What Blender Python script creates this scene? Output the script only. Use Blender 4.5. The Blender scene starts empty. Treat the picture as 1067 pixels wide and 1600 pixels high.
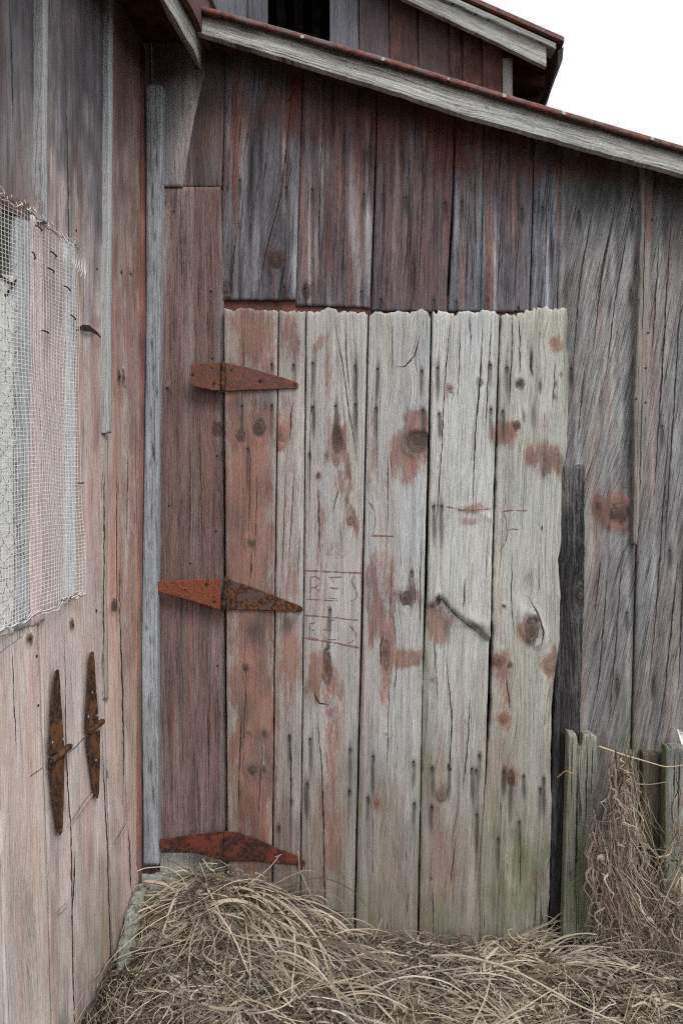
import bpy, math, random
import numpy as np
from mathutils import Vector
random.seed(7)
sc = bpy.context.scene
# ------------------------------------------------------------------ camera, sky, sun, exposure
W, H, F = 1067.0, 1600.0, 1100.0
PITCH = math.radians(3.5)
CZ = 1.5
cam_d = bpy.data.cameras.new('camera'); cam = bpy.data.objects.new('camera', cam_d)
sc.collection.objects.link(cam); sc.camera = cam
cam.location = (0, 0, CZ); cam.rotation_euler = (math.radians(90) - PITCH, 0, 0)
cam_d.sensor_fit = 'VERTICAL'; cam_d.sensor_height = 36.0; cam_d.lens = 36.0 * F / H
cam_d.clip_start = 0.02; cam_d.clip_end = 500
SUN_EL, SUN_AZ = math.radians(50), math.radians(-155)     # high, behind the camera and to its right
world = bpy.data.worlds.new('World'); sc.world = world; world.use_nodes = True
wt = world.node_tree; wt.nodes.clear()
sky = wt.nodes.new('ShaderNodeTexSky'); sky.sky_type = 'NISHITA'; sky.sun_disc = False
sky.sun_elevation = SUN_EL; sky.sun_rotation = math.radians(155); sky.air_density = 1.0; sky.dust_density = 4.0
tc = wt.nodes.new('ShaderNodeTexCoord')
wn = wt.nodes.new('ShaderNodeTexNoise'); wn.inputs['Scale'].default_value = 2.2; wn.inputs['Detail'].default_value = 5
wr = wt.nodes.new('ShaderNodeValToRGB')
wr.color_ramp.elements[0].position = 0.36; wr.color_ramp.elements[0].color = (0.60, 0.64, 0.70, 1)
wr.color_ramp.elements[1].position = 0.66; wr.color_ramp.elements[1].color = (1.0, 1.0, 1.0, 1)
wm = wt.nodes.new('ShaderNodeVectorMath'); wm.operation = 'SCALE'; wm.inputs['Scale'].default_value = 11.5
wmix = wt.nodes.new('ShaderNodeMix'); wmix.data_type = 'RGBA'; wmix.inputs['Factor'].default_value = 0.88
bg = wt.nodes.new('ShaderNodeBackground'); bg.inputs['Strength'].default_value = 0.10
wo = wt.nodes.new('ShaderNodeOutputWorld')
wt.links.new(tc.outputs['Generated'], wn.inputs['Vector']); wt.links.new(wn.outputs['Fac'], wr.inputs['Fac'])
wt.links.new(wr.outputs['Color'], wm.inputs[0])
wt.links.new(sky.outputs['Color'], wmix.inputs['A']); wt.links.new(wm.outputs['Vector'], wmix.inputs['B'])
wt.links.new(wmix.outputs['Result'], bg.inputs['Color']); wt.links.new(bg.outputs['Background'], wo.inputs['Surface'])
sun_d = bpy.data.lights.new('sun', 'SUN'); sun_d.energy = 1.5; sun_d.angle = math.radians(22); sun_d.color = (1.0, 0.97, 0.93)
sun = bpy.data.objects.new('sun', sun_d); sc.collection.objects.link(sun)
sdir = Vector((math.cos(SUN_EL) * math.sin(math.radians(35)), -math.cos(SUN_EL) * math.cos(math.radians(35)), math.sin(SUN_EL)))
sun.rotation_euler = (-sdir).to_track_quat('-Z', 'Y').to_euler(); sun.location = (2, -3, 6)
sc.view_settings.view_transform = 'Standard'; sc.view_settings.look = 'None'
sc.view_settings.exposure = 0.45; sc.view_settings.gamma = 1.0; sc.view_settings.use_curve_mapping = False

sc.cycles.use_denoising = False; sc.cycles.pixel_filter_type = 'BLACKMAN_HARRIS'; sc.cycles.filter_width = 1.15; sc.cycles.use_adaptive_sampling = False
sc.cycles.max_bounces = 4; sc.cycles.diffuse_bounces = 3; sc.cycles.glossy_bounces = 1; sc.cycles.caustics_reflective = False
# ------------------------------------------------------------------ measuring: where a point of the photo lies on a wall
SP, CP = math.sin(PITCH), math.cos(PITCH)
def rays(px, py):
    dx = (np.asarray(px, float) - W / 2) / F; dy = -(np.asarray(py, float) - H / 2) / F
    return np.stack([dx, CP + dy * SP, -SP + dy * CP], -1)
class Plane:
    """a wall plane: point p, unit normal n (towards the viewer's side), unit direction a along it"""
    def __init__(s, p, n, a):
        s.p = np.array(p, float); s.n = np.array(n, float) / np.linalg.norm(n); s.a = np.array(a, float) / np.linalg.norm(a)
    def at(s, px, py, off=0.0):
        d = rays(px, py); o = np.array([0, 0, CZ])
        q = s.p + s.n * 0
        k = ((q - o) @ s.n + off) / (d @ s.n)
        return o + d * k[..., None]
    def along(s, P): return P @ s.a
D = 2.30
BACK = Plane((0, D, 0), (0, -1, 0), (1, 0, 0))
LX, LK = -0.613, 0.106
LEFT = Plane((LX, D, 0), (1, -LK, 0), (LK, 1, 0))
def back(Y): return Plane((0, Y, 0), (0, -1, 0), (1, 0, 0))

# ------------------------------------------------------------------ numpy noise
def _h(ix, iy, seed):
    n = (ix * 374761393 + iy * 668265263 + seed * 974634777) & 0x7fffffff
    n = ((n ^ (n >> 13)) * 1274126177) & 0x7fffffff
    return ((n ^ (n >> 16)) & 0xffff) / 65535.0
def vn(x, y, seed=0):
    x = np.asarray(x, float); y = np.asarray(y, float)
    ix = np.floor(x).astype(np.int64); iy = np.floor(y).astype(np.int64)
    fx = x - ix; fy = y - iy; fx = fx * fx * (3 - 2 * fx); fy = fy * fy * (3 - 2 * fy)
    a = _h(ix, iy, seed); b = _h(ix + 1, iy, seed); c = _h(ix, iy + 1, seed); d = _h(ix + 1, iy + 1, seed)
    return (a * (1 - fx) + b * fx) * (1 - fy) + (c * (1 - fx) + d * fx) * fy
def fbm(x, y, seed=0, n=3):
    s = 0; a = 0.5
    for i in range(n): s = s + a * vn(x * 2 ** i, y * 2 ** i, seed + i * 17); a *= 0.5
    return s / (1 - 0.5 ** n)
def lin(c):
    c = np.asarray(c, float) / 255.0
    return np.where(c <= 0.04045, c / 12.92, ((c + 0.055) / 1.055) ** 2.4)

# ------------------------------------------------------------------ materials
def new_mat(name):
    m = bpy.data.materials.new(name); m.use_nodes = True; nt = m.node_tree; nt.nodes.clear()
    out = nt.nodes.new('ShaderNodeOutputMaterial'); b = nt.nodes.new('ShaderNodeBsdfPrincipled')
    nt.links.new(b.outputs[0], out.inputs[0]); b.inputs['Specular IOR Level'].default_value = 0.25
    return m, nt, b
class N:
    """short-hand for wiring nodes"""
    def __init__(s, nt): s.nt = nt
    def put(s, inp, v):
        if isinstance(v, bpy.types.NodeSocket): s.nt.links.new(v, inp)
        elif isinstance(v, (tuple, list)): inp.default_value = (*v, 1) if len(v) == 3 and len(inp.default_value) == 4 else v
        else: inp.default_value = v
    def math(s, op, a, b=0.0, c=None, clamp=False):
        n = s.nt.nodes.new('ShaderNodeMath'); n.operation = op; n.use_clamp = clamp
        s.put(n.inputs[0], a); s.put(n.inputs[1], b)
        if c is not None: s.put(n.inputs[2], c)
        return n.outputs[0]
    def mix(s, f, a, b, mode='MIX'):
        n = s.nt.nodes.new('ShaderNodeMix'); n.data_type = 'RGBA'; n.blend_type = mode
        s.put(n.inputs['Factor'], f); s.put(n.inputs['A'], a); s.put(n.inputs['B'], b); return n.outputs['Result']
    def noise(s, vec, scale, detail=3, rough=0.55, dist=0.0):
        v = s.nt.nodes.new('ShaderNodeVectorMath'); v.operation = 'MULTIPLY'; s.put(v.inputs[0], vec); v.inputs[1].default_value = scale
        n = s.nt.nodes.new('ShaderNodeTexNoise'); n.inputs['Scale'].default_value = 1; n.inputs['Detail'].default_value = detail
        n.inputs['Roughness'].default_value = rough; n.inputs['Distortion'].default_value = dist
        s.nt.links.new(v.outputs[0], n.inputs['Vector']); return n.outputs['Fac']
    def step(s, v, lo, hi, a=0.0, b=1.0):
        n = s.nt.nodes.new('ShaderNodeMapRange'); n.interpolation_type = 'SMOOTHSTEP'
        for i, x in enumerate((v, lo, hi, a, b)): s.put(n.inputs[i], x)
        return n.outputs[0]
    def attr(s, name):
        n = s.nt.nodes.new('ShaderNodeAttribute'); n.attribute_name = name; return n
    def geo(s): return s.nt.nodes.new('ShaderNodeTexCoord').outputs['Object']

def wood_material():
    m, nt, b = new_mat('weathered_wood'); n = N(nt)
    g = n.attr('grain').outputs['Vector']; tone = n.attr('tone').outputs['Color']
    mk = n.attr('masks'); sep = nt.nodes.new('ShaderNodeSeparateColor'); nt.links.new(mk.outputs['Color'], sep.inputs[0])
    P, Dk, Gr = sep.outputs[0], sep.outputs[1], sep.outputs[2]
    m2 = n.attr('masks_more'); sep2 = nt.nodes.new('ShaderNodeSeparateColor'); nt.links.new(m2.outputs['Color'], sep2.inputs[0])
    Ck, Kn, Th = sep2.outputs[0], sep2.outputs[1], sep2.outputs[2]   # amount of cracking, knot, thinness of the paint
    fine = n.noise(g, (360, 14, 1), 4, 0.8)
    fib = n.noise(g, (230, 4.0, 5), 3, 0.65)
    fib2 = n.noise(g, (170, 7.0, 15), 4, 0.7)
    pore = n.noise(g, (330, 90, 9), 3, 0.85)
    flake = n.noise(g, (300, 38, 12), 3, 0.8)
    mid = n.noise(g, (120, 3.0, 1), 4, 0.6)
    wide = n.noise(g, (30, 1.3, 1), 3, 0.55)
    blot = n.noise(g, (9, 5, 1), 5, 0.62)
    speck = n.noise(g, (420, 160, 1), 2, 0.7)
    # tone of the bare weathered wood
    v = n.math('ADD', n.math('MULTIPLY', n.math('SUBTRACT', fine, 0.5), 2.2), n.math('MULTIPLY', n.math('SUBTRACT', mid, 0.5), 1.0))
    v = n.math('ADD', v, n.math('MULTIPLY', n.math('SUBTRACT', wide, 0.5), 0.7))
    v = n.math('ADD', v, n.math('MULTIPLY', n.math('SUBTRACT', blot, 0.5), 0.7))
    v = n.math('ADD', v, n.math('MULTIPLY', n.math('SUBTRACT', speck, 0.5), 0.6))
    v = n.math('ADD', v, n.math('MULTIPLY', n.math('SUBTRACT', pore, 0.5), 0.75))
    v = n.math('SUBTRACT', v, n.step(fib, 0.425, 0.395, 0, 0.36))
    v = n.math('SUBTRACT', v, n.step(fib2, 0.39, 0.35, 0, 0.30))
    v = n.math('ADD', v, n.step(fib2, 0.60, 0.64, 0, 0.18))
    v = n.math('ADD', v, n.step(flake, 0.57, 0.62, 0, 0.22))
    v = n.math('SUBTRACT', v, n.step(flake, 0.38, 0.33, 0, 0.24))
    v = n.math('ADD', n.math('MULTIPLY', v, m2.outputs['Alpha']), 1.03)
    v = n.math('MAXIMUM', v, 0.25)
    vm = nt.nodes.new('ShaderNodeVectorMath'); vm.operation = 'SCALE'; nt.links.new(tone, vm.inputs[0]); nt.links.new(v, vm.inputs['Scale'])
    col = vm.outputs[0]
    # warmer and cooler streaks
    hue = n.noise(g, (16, 0.9, 3), 3, 0.5)
    col = n.mix(n.step(hue, 0.5, 0.72, 0, 0.35), col, n.mix(1.0, col, (1.12, 0.93, 0.80), 'MULTIPLY'))
    col = n.mix(n.step(hue, 0.46, 0.28, 0, 0.4), col, n.mix(1.0, col, (0.88, 0.98, 1.10), 'MULTIPLY'))
    # old red paint
    pv = n.math('ADD', P, n.math('MULTIPLY', n.math('SUBTRACT', flake, 0.5), 1.4))
    pv = n.math('ADD', pv, n.math('MULTIPLY', n.math('SUBTRACT', fine, 0.5), 0.9))
    pv = n.math('ADD', pv, n.math('MULTIPLY', n.math('SUBTRACT', blot, 0.5), 0.8))
    pf = n.math('MULTIPLY', n.step(pv, 0.28, 0.72), n.step(P, 0.02, 0.2))
    pf = n.math('MULTIPLY', n.math('MULTIPLY', pf, Th), n.step(pore, 0.30, 0.62, 0.70, 1.0))
    tl = n.math('MULTIPLY', n.attr('tone').outputs['Fac'], 1.0)
    red = n.mix(n.step(blot, 0.3, 0.7), (0.130, 0.058, 0.047), (0.34, 0.140, 0.096))
    red = n.mix(n.step(tl, 0.12, 0.34, 0.42, 0.0), red, (0.060, 0.034, 0.033))
    red = n.mix(n.math('MULTIPLY', n.step(mid, 0.35, 0.65), 0.35), red, n.mix(0.5, red, tone))
    col = n.mix(pf, col, red)
    # dark marks: sooty and iron stains, dark strips, painted shade below the door's ridge
    dv = n.math('ADD', Dk, n.math('MULTIPLY', n.math('SUBTRACT', mid, 0.5), 0.5))
    dv = n.math('MULTIPLY', n.step(dv, 0.05, 0.95), n.step(Dk, 0.01, 0.12))
    col = n.mix(n.math('MULTIPLY', dv, 0.88), col, n.mix(0.12, (0.022, 0.020, 0.021), tone))
    # algae
    gv = n.math('MULTIPLY', Gr, n.step(n.math('ADD', wide, n.math('MULTIPLY', blot, 0.6)), 0.45, 1.0, 0.35, 1.25))
    col = n.mix(n.math('MINIMUM', gv, 0.9), col, n.mix(n.step(mid, 0.3, 0.7), (0.075, 0.095, 0.018), (0.17, 0.19, 0.06)))
    # knots
    kv = n.math('MULTIPLY', Kn, n.step(n.noise(g, (520, 30, 1), 2, 0.6), 0.25, 0.7, 0.75, 1.0))
    col = n.mix(kv, col, n.mix(n.step(speck, 0.3, 0.7), (0.035, 0.022, 0.018), (0.16, 0.10, 0.075)))
    # long drying checks
    cn = n.noise(g, (62, 0.7, 2), 1, 0.4)
    c1 = n.math('ABSOLUTE', n.math('SUBTRACT', cn, 0.5))
    br = n.noise(g, (40, 2.2, 7), 2, 0.5)
    wdt = n.math('MULTIPLY', n.math('MULTIPLY', n.step(br, 0.46, 0.64), 0.013), Ck)
    chk = n.step(c1, wdt, n.math('MULTIPLY', wdt, 0.35))
    chk = n.math('MULTIPLY', chk, n.step(wdt, 0.0, 0.004))
    col = n.mix(n.math('MULTIPLY', chk, 0.72), col, n.mix(0.5, (0.035, 0.022, 0.020), n.mix(P, (0.02, 0.016, 0.014), (0.10, 0.03, 0.02))))
    nt.links.new(col, b.inputs['Base Color'])
    b.inputs['Roughness'].default_value = 0.86
    hgt = n.math('ADD', n.math('ADD', n.math('MULTIPLY', fine, 0.8), n.math('MULTIPLY', pore, 0.3)), n.math('ADD', n.math('MULTIPLY', mid, 0.7), n.math('MULTIPLY', n.step(fib, 0.34, 0.5), 0.4)))
    hgt = n.math('SUBTRACT', hgt, n.math('MULTIPLY', chk, 1.1))
    hgt = n.math('ADD', hgt, n.math('MULTIPLY', speck, 0.15))
    bp = nt.nodes.new('ShaderNodeBump'); bp.inputs['Strength'].default_value = 0.75; bp.inputs['Distance'].default_value = 0.004
    nt.links.new(hgt, bp.inputs['Height']); nt.links.new(bp.outputs[0], b.inputs['Normal'])
    return m
WOOD = wood_material()

def plain(name, c1, c2, scale=60, rough=0.9, bump=0.4, metal=0.0, dist=0.002, c3=None, lo=0.38, hi=0.62):
    m, nt, b = new_mat(name); n = N(nt); g = n.geo()
    a = n.noise(g, (scale,) * 3, 5, 0.65); c = n.noise(g, (scale * 0.27,) * 3, 3, 0.6)
    col = n.mix(n.step(a, lo, hi), c1, c2)
    if c3: col = n.mix(n.step(c, 0.47, 0.62), col, c3)
    fine = n.noise(g, (scale * 5,) * 3, 3, 0.6)
    col = n.mix(n.step(fine, 0.3, 0.7, 0, 0.5), col, n.mix(1, col, (0.55, 0.55, 0.55), 'MULTIPLY'))
    nt.links.new(col, b.inputs['Base Color']); b.inputs['Roughness'].default_value = rough; b.inputs['Metallic'].default_value = metal
    bp = nt.nodes.new('ShaderNodeBump'); bp.inputs['Strength'].default_value = bump; bp.inputs['Distance'].default_value = dist
    nt.links.new(n.math('ADD', a, n.math('MULTIPLY', fine, 0.4)), bp.inputs['Height']); nt.links.new(bp.outputs[0], b.inputs['Normal'])
    return m
CREV = plain('dark_crevice', (0.016, 0.011, 0.010), (0.075, 0.045, 0.038), 160)
CARVE = plain('carved_scratch', (0.22, 0.100, 0.075), (0.35, 0.20, 0.155), 160)
RUST_RED = plain('rust_red_paint', (0.12, 0.085, 0.095), (0.30, 0.095, 0.050), 95, 0.8, 0.9, 0.1, c3=(0.16, 0.080, 0.070), dist=.004)
RUST_ORANGE = plain('rust_orange', (0.16, 0.060, 0.040), (0.36, 0.100, 0.045), 110, 0.8, 0.9, 0.1, c3=(0.27, 0.085, 0.042), dist=.004)
RUST_PIT = plain('rust_pitted', (0.030, 0.020, 0.020), (0.21, 0.078, 0.034), 110, 0.85, 0.9, 0.1, c3=(0.13, 0.085, 0.085))
RUST_DEEP = plain('rust_deep_red', (0.040, 0.022, 0.020), (0.125, 0.040, 0.028), 90, 0.85, 0.9, 0.1, c3=(0.19, 0.050, 0.030), dist=.004)
RUST_BROWN = plain('rust_brown', (0.026, 0.018, 0.015), (0.115, 0.058, 0.034), 85, 0.85, 0.9, 0.1, c3=(0.17, 0.075, 0.030))
NAIL = plain('nail_rust', (0.022, 0.014, 0.012), (0.075, 0.035, 0.026), 300, 0.8)
GALV = plain('galvanised_cap', (0.25, 0.25, 0.24), (0.5, 0.5, 0.48), 200, 0.6)
WIRE = plain('galvanised_wire', (0.72, 0.72, 0.71), (0.90, 0.90, 0.88), 90, 0.55, 0.2, 0.0)
WIRE_RUST = plain('rusty_wire', (0.09, 0.055, 0.035), (0.20, 0.13, 0.09), 120, 0.8, 0.2)
WIRE_DARK = plain('dark_wire', (0.06, 0.055, 0.05), (0.16, 0.15, 0.13), 120, 0.7, 0.2)
TIN = plain('rusted_roof_tin', (0.085, 0.050, 0.048), (0.25, 0.085, 0.060), 45, 0.7, 0.6, 0.2, c3=(0.15, 0.11, 0.11))
SHEET = plain('white_sheeting', (0.90, 0.91, 0.87), (0.96, 0.96, 0.93), 12, 0.6, 0.3)
STONE = plain('pale_mortar', (0.22, 0.22, 0.20), (0.48, 0.49, 0.45), 70, 0.95, 1.0, 0, 0.008, c3=(0.30, 0.32, 0.24))
BRICKM = plain('orange_brick', (0.20, 0.06, 0.03), (0.33, 0.11, 0.05), 60, 0.95, 0.8)
EARTH = plain('dark_earth', (0.030, 0.024, 0.016), (0.085, 0.066, 0.045), 30, 1.0, 1.0, 0, 0.02)
INNER = plain('inner_timber_and_shade', (0.012, 0.010, 0.009), (0.030, 0.024, 0.02), 20)  # near-black: framing timber, and interior darkness painted on the backing panels
def straw_mat():
    m, nt, b = new_mat('dry_straw'); n = N(nt)
    c = n.attr('blade').outputs['Color']; g = n.geo()
    f = n.noise(g, (140, 140, 140), 3, 0.6)
    nt.links.new(n.mix(n.step(f, 0.3, 0.7, 0, 0.55), c, n.mix(1, c, (0.62, 0.60, 0.58), 'MULTIPLY')), b.inputs['Base Color'])
    b.inputs['Roughness'].default_value = 0.75; return m
STRAW = straw_mat()

# ------------------------------------------------------------------ object helpers
def link(o): sc.collection.objects.link(o); return o
def thing(name, label, cat, loc=(0, 0, 0), group=None):
    o = link(bpy.data.objects.new(name, None)); o.location = loc; o.empty_display_size = 0.1
    o['label'] = label; o['category'] = cat; o['kind'] = 'thing'
    if group: o['group'] = group
    return o
def attach(o, parent):
    if parent is not None:
        w = Vector((0, 0, 0)); p = parent
        while p is not None: w += p.location; p = p.parent
        o.parent = parent; o.location = -w
    return o
def mesh_obj(name, verts, faces, mats, parent=None, fmat=None, smooth=False, attrs=None, label=None):
    me = bpy.data.meshes.new(name); me.from_pydata([tuple(v) for v in verts] if not isinstance(verts, list) else verts, [], faces)
    for m in (mats if isinstance(mats, (list, tuple)) else [mats]): me.materials.append(m)
    if fmat is not None: me.polygons.foreach_set('material_index', fmat)
    if smooth: me.polygons.foreach_set('use_smooth', [True] * len(me.polygons))
    for k, (t, arr) in (attrs or {}).items():
        a = me.attributes.new(k, t, 'POINT'); a.data.foreach_set('vector' if t == 'FLOAT_VECTOR' else 'color', np.ascontiguousarray(arr, np.float32).ravel())
    me.update(); o = link(bpy.data.objects.new(name, me)); attach(o, parent)
    if label: o['label'] = label
    return o
def tube(pts, r, seg=5, taper=0.0):
    pts = [Vector(p) for p in pts]; V, Fc = [], []
    for i, p in enumerate(pts):
        t = (pts[min(i + 1, len(pts) - 1)] - pts[max(i - 1, 0)]).normalized()
        u = t.cross(Vector((0.31, 0.2, 0.93))); u = u.normalized() if u.length > 1e-4 else Vector((1, 0, 0)); v = t.cross(u)
        rr = (r[i] if isinstance(r, (list, tuple)) else r) * (1 - taper * i / max(1, len(pts) - 1))
        for k in range(seg):
            a = 2 * math.pi * k / seg; V.append(tuple(p + u * math.cos(a) * rr + v * math.sin(a) * rr))
    for i in range(len(pts) - 1):
        for k in range(seg):
            a = i * seg + k; b = i * seg + (k + 1) % seg; Fc.append((a, b, b + seg, a + seg))
    Fc.append(tuple(range(seg))[::-1]); Fc.append(tuple((len(pts) - 1) * seg + k for k in range(seg)))
    return V, Fc
class MB:
    def __init__(s): s.v = []; s.f = []; s.m = []
    def add(s, V, Fc, m=0):
        o = len(s.v); s.v += [tuple(x) for x in V]; s.f += [tuple(i + o for i in f) for f in Fc]; s.m += [m] * len(Fc); return s
    def build(s, name, mats, parent=None, smooth=False, label=None): return mesh_obj(name, s.v, s.f, mats, parent, s.m, smooth, None, label)
def box8(P):      # eight corners: front four (ccw), back four
    return P, [(0, 1, 2, 3), (7, 6, 5, 4), (0, 4, 5, 1), (1, 5, 6, 2), (2, 6, 7, 3), (3, 7, 4, 0)]

# ------------------------------------------------------------------ the plank maker
def interp(poly, y):
    p = np.array(poly, float); o = np.argsort(p[:, 1]); return np.interp(y, p[o, 1], p[o, 0])
def blobs(lst, px, py, seed=3):
    s = np.zeros_like(px)
    wx = (fbm(px / 14.0, py / 45.0, seed) - 0.5); wy = (fbm(px / 16.0, py / 50.0, seed + 9) - 0.5)
    fib = (fbm(px / 2.6, py / 90.0, seed + 31, 2) - 0.5) * .6 + (fbm(px / 9.0, py / 60.0, seed + 41, 3) - 0.5) * .8
    for b in lst:
        x, y, rx, ry, a = b[:5]; sl = b[5] if len(b) > 5 else 0.0
        dy = (py - y) / ry; dx = (px - x - sl * (py - y)) / rx
        k = 1.0 if rx > 5 else 0.25; kf = k * min(1.0, max(.25, ry / rx / 3.2))
        r2 = (dx * .9 + wx * 1.3 * k) ** 2 + (dy * .9 + wy * 1.0 * k + fib * 2.0 * kf) ** 2
        s = np.maximum(s, a * np.exp(-r2 ** (1.0 if rx > 5 else 1.3))) if a >= 0 else s * (1 + a * np.exp(-r2 ** 1.3))
    return s
SEED = [0]
def plank(parent, pl, Lp, Rp, tone, off=0.0, thick=0.022, name='plank', rag=(0, 0), top=None, bot=None, paint=0.0, dark=0.0, green=0.0,
          crack=0.6, thin=1.0, slant=0.0, con=.8, Z=None, knots=(), sx=2.6, sy=5.0, cracks=(), carve=(), relief_fn=None, arch=None,
          tones=(), label=None, paints=(), darks=(), greens=(), round_edge=0.0022, wav=1.0, cup=0.0, edge_n=0.7):
    SEED[0] += 1; sd = SEED[0]
    Lp = [tuple(p) for p in Lp]; Rp = [tuple(p) for p in Rp]
    Lp.sort(key=lambda p: p[1]); Rp.sort(key=lambda p: p[1])
    lt, lb, rt, rb = Lp[0][1], Lp[-1][1], Rp[0][1], Rp[-1][1]
    wpx = max(abs(Rp[0][0] - Lp[0][0]), abs(Rp[-1][0] - Lp[-1][0]), 3)
    nx = int(max(3, wpx / sx)) + 1; ny = int(max(3, (max(lb, rb) - min(lt, rt)) / sy)) + 1
    s = np.linspace(0, 1, nx); t = np.linspace(0, 1, ny)
    S, T = np.meshgrid(s, t)                       # rows = t
    ytop = lt + (rt - lt) * s; ybot = lb + (rb - lb) * s
    if top is not None: ytop = ytop + np.interp(s, [q[0] for q in top], [q[1] for q in top])
    if bot is not None: ybot = ybot + np.interp(s, [q[0] for q in bot], [q[1] for q in bot])
    if rag[0]: ytop = ytop - rag[0] * (fbm(s * wpx / 9.0, s * 0, sd, 3) - 0.5) * 2 + rag[0] * 0.9 * (vn(s * wpx / 4.0, s * 0 + 5, sd) > 0.78)
    if rag[1]: ybot = ybot + rag[1] * (fbm(s * wpx / 8.0, s * 0, sd + 50, 3) - 0.5) * 2
    PY = ytop[None, :] + T * (ybot - ytop)[None, :]
    xl = interp(Lp, PY) + edge_n * (fbm(PY / 23.0, PY * 0 + 1.5, sd + 5) - 0.5) * 1.6
    xr = interp(Rp, PY) + edge_n * (fbm(PY / 23.0, PY * 0 + 8.5, sd + 7) - 0.5) * 1.6
    PX = xl + S * (xr - xl)
    def relief(px, py, edge=True):
        a_ = interp(Lp, py); b_ = interp(Rp, py); u_ = np.clip((px - a_) / (b_ - a_), 0, 1)
        r = (fbm(px / 40.0, py / 160.0, sd + 21) - 0.5) * 0.004 * wav + (fbm(px / 7.0, py / 120.0, sd + 31) - 0.5) * 0.0016 * wav
        for k in knots:
            kx, ky, rx, ry = k[:4]; h = k[6] if len(k) > 6 else 0.0035
            q = ((px - kx) / (rx * 1.1)) ** 2 + ((py - ky) / (ry * 1.1)) ** 2
            r = r + h * np.exp(-q ** 1.5) + abs(h) * 0.5 * np.exp(-((np.sqrt(q) - 1.9) / 0.5) ** 2)
        r = r + cup * (1 - (2 * u_ - 1) ** 2)
        if relief_fn is not None: r = r + relief_fn(px, py)
        return r
    R = relief(PX, PY)
    edge = np.minimum(S, 1 - S) * wpx
    R = R - round_edge * np.exp(-(edge / 1.6) ** 2)
    R = R - round_edge * np.exp(-((T * (ybot - ytop)[None, :]) / 4.0) ** 2)
    P = pl.at(PX, PY, off); P = P + (R[..., None]) * pl.n
    A = pl.along(P); V = P[..., 2]
    # where the grain runs: lines bend round knots
    g = A - slant * (V - 1.5) + (fbm(A * 9, V * 1.3, sd + 3) - 0.5) * 0.014 * wav + (fbm(A * 3, V * .6, sd + 6) - 0.5) * 0.05 * wav
    if arch is not None:
        for (ax, ay, aw, al, amp) in arch:
            pa = pl.at(np.array([ax]), np.array([ay]), off)[0]; aa = pa @ pl.a; av = pa[2]
            g = g + .6 * amp * np.exp(-((A - aa) / aw) ** 2) * np.exp(-((V - av) / al) ** 2)
    Kn = np.zeros_like(PX); kd = np.zeros_like(PX); kp = np.zeros_like(PX)
    for k in knots:
        kx, ky, rx, ry, kdk, krd = k[:6]
        pk = pl.at(np.array([kx, kx + rx]), np.array([ky, ky]), off); ak = pk[0] @ pl.a; vk = pk[0][2]
        Rm = max(abs(pk[1] @ pl.a - ak), 0.004)
        asp = max(1.0, ry / rx)
        da = A - ak; dv = (V - vk) / asp
        e = np.exp(-(da ** 2 + (dv / 1.7) ** 2) / (Rm * 3.0) ** 2); g = g - da * e * 0.82
        th = np.arctan2(dv, da); rho = np.sqrt(da ** 2 + dv ** 2) / Rm * (1 + .35 * (fbm(np.cos(th) * 1.6 + kx, np.sin(th) * 1.6 + ky, sd) - .5) + .5 * (fbm(A * 150, V * 40, sd + 2) - .5))
        ins = 1 / (1 + np.exp((rho - 0.95) * 6))
        g = g * (1 - ins) + ins * (ak + rho * Rm * 1.6)
        Kn = np.maximum(Kn, ins * kdk * .9); kd = np.maximum(kd, kdk * (0.95 * np.exp(-((rho - 1.05) / 0.16) ** 2) + .95 * np.exp(-(rho / .55) ** 2) + .35 * np.exp(-(rho / 2.2) ** 2))); kp = np.maximum(kp, krd * 1.1 * np.exp(-((rho / 2.1) * (1 + (fbm(A * 90, V * 12, sd) - .5) * 1.4)) ** 2))
    pm = np.clip(paint + blobs(list(Z['paint']) + list(paints), PX, PY, sd) + kp, 0, 1.2) if Z else np.clip(paint + blobs(paints, PX, PY, sd) + kp, 0, 1.2)
    dm = np.clip(dark + blobs((list(Z['dark']) if Z else []) + list(darks), PX, PY, sd + 1) + kd, 0, 1)
    gm = np.clip(green + blobs((list(Z['green']) if Z else []) + list(greens), PX, PY, sd + 2), 0, 1)
    tn = np.empty(PX.shape + (4,)); tn[..., 3] = 1
    base = lin(tone); tn[..., :3] = base
    bx0, bx1, by0, by1 = PX.min(), PX.max(), PY.min(), PY.max()
    for (x, y, rx, ry, a, c) in (list(Z['tone']) if Z else []) + list(tones):
        if x + 2 * rx < bx0 or x - 2 * rx > bx1 or y + 2 * ry < by0 or y - 2 * ry > by1: continue
        k = blobs([(x, y, rx, ry, a)], PX, PY, sd + 4)[..., None]; tn[..., :3] = tn[..., :3] * (1 - k) + lin(c) * k
    nV = nx * ny
    grain = np.stack([g, V, np.full_like(g, sd * 3.7)], -1)
    masks = np.stack([pm, dm, gm, np.ones_like(pm)], -1)
    more = np.stack([np.full_like(pm, crack), Kn, np.full_like(pm, thin), np.full_like(pm, con)], -1)
    idx = np.arange(nV).reshape(ny, nx)
    q = np.stack([idx[:-1, :-1], idx[1:, :-1], idx[1:, 1:], idx[:-1, 1:]], -1).reshape(-1, 4)
    ring = np.concatenate([idx[0, :], idx[1:, -1], idx[-1, -2::-1], idx[-2:0:-1, 0]])
    Pf = P.reshape(-1, 3); nr = len(ring)
    bk = Pf[ring] - pl.n * thick
    bi = nV + np.arange(nr); rn = np.roll(ring, -1); bn = np.roll(bi, -1)
    side = np.stack([ring, rn, bn, bi], -1)
    faces = q.tolist() + side.tolist() + [bi[::-1].tolist()]
    fm = [0] * len(faces)
    at = lambda a: np.concatenate([a.reshape(nV, -1), a.reshape(nV, -1)[ring]])
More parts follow.
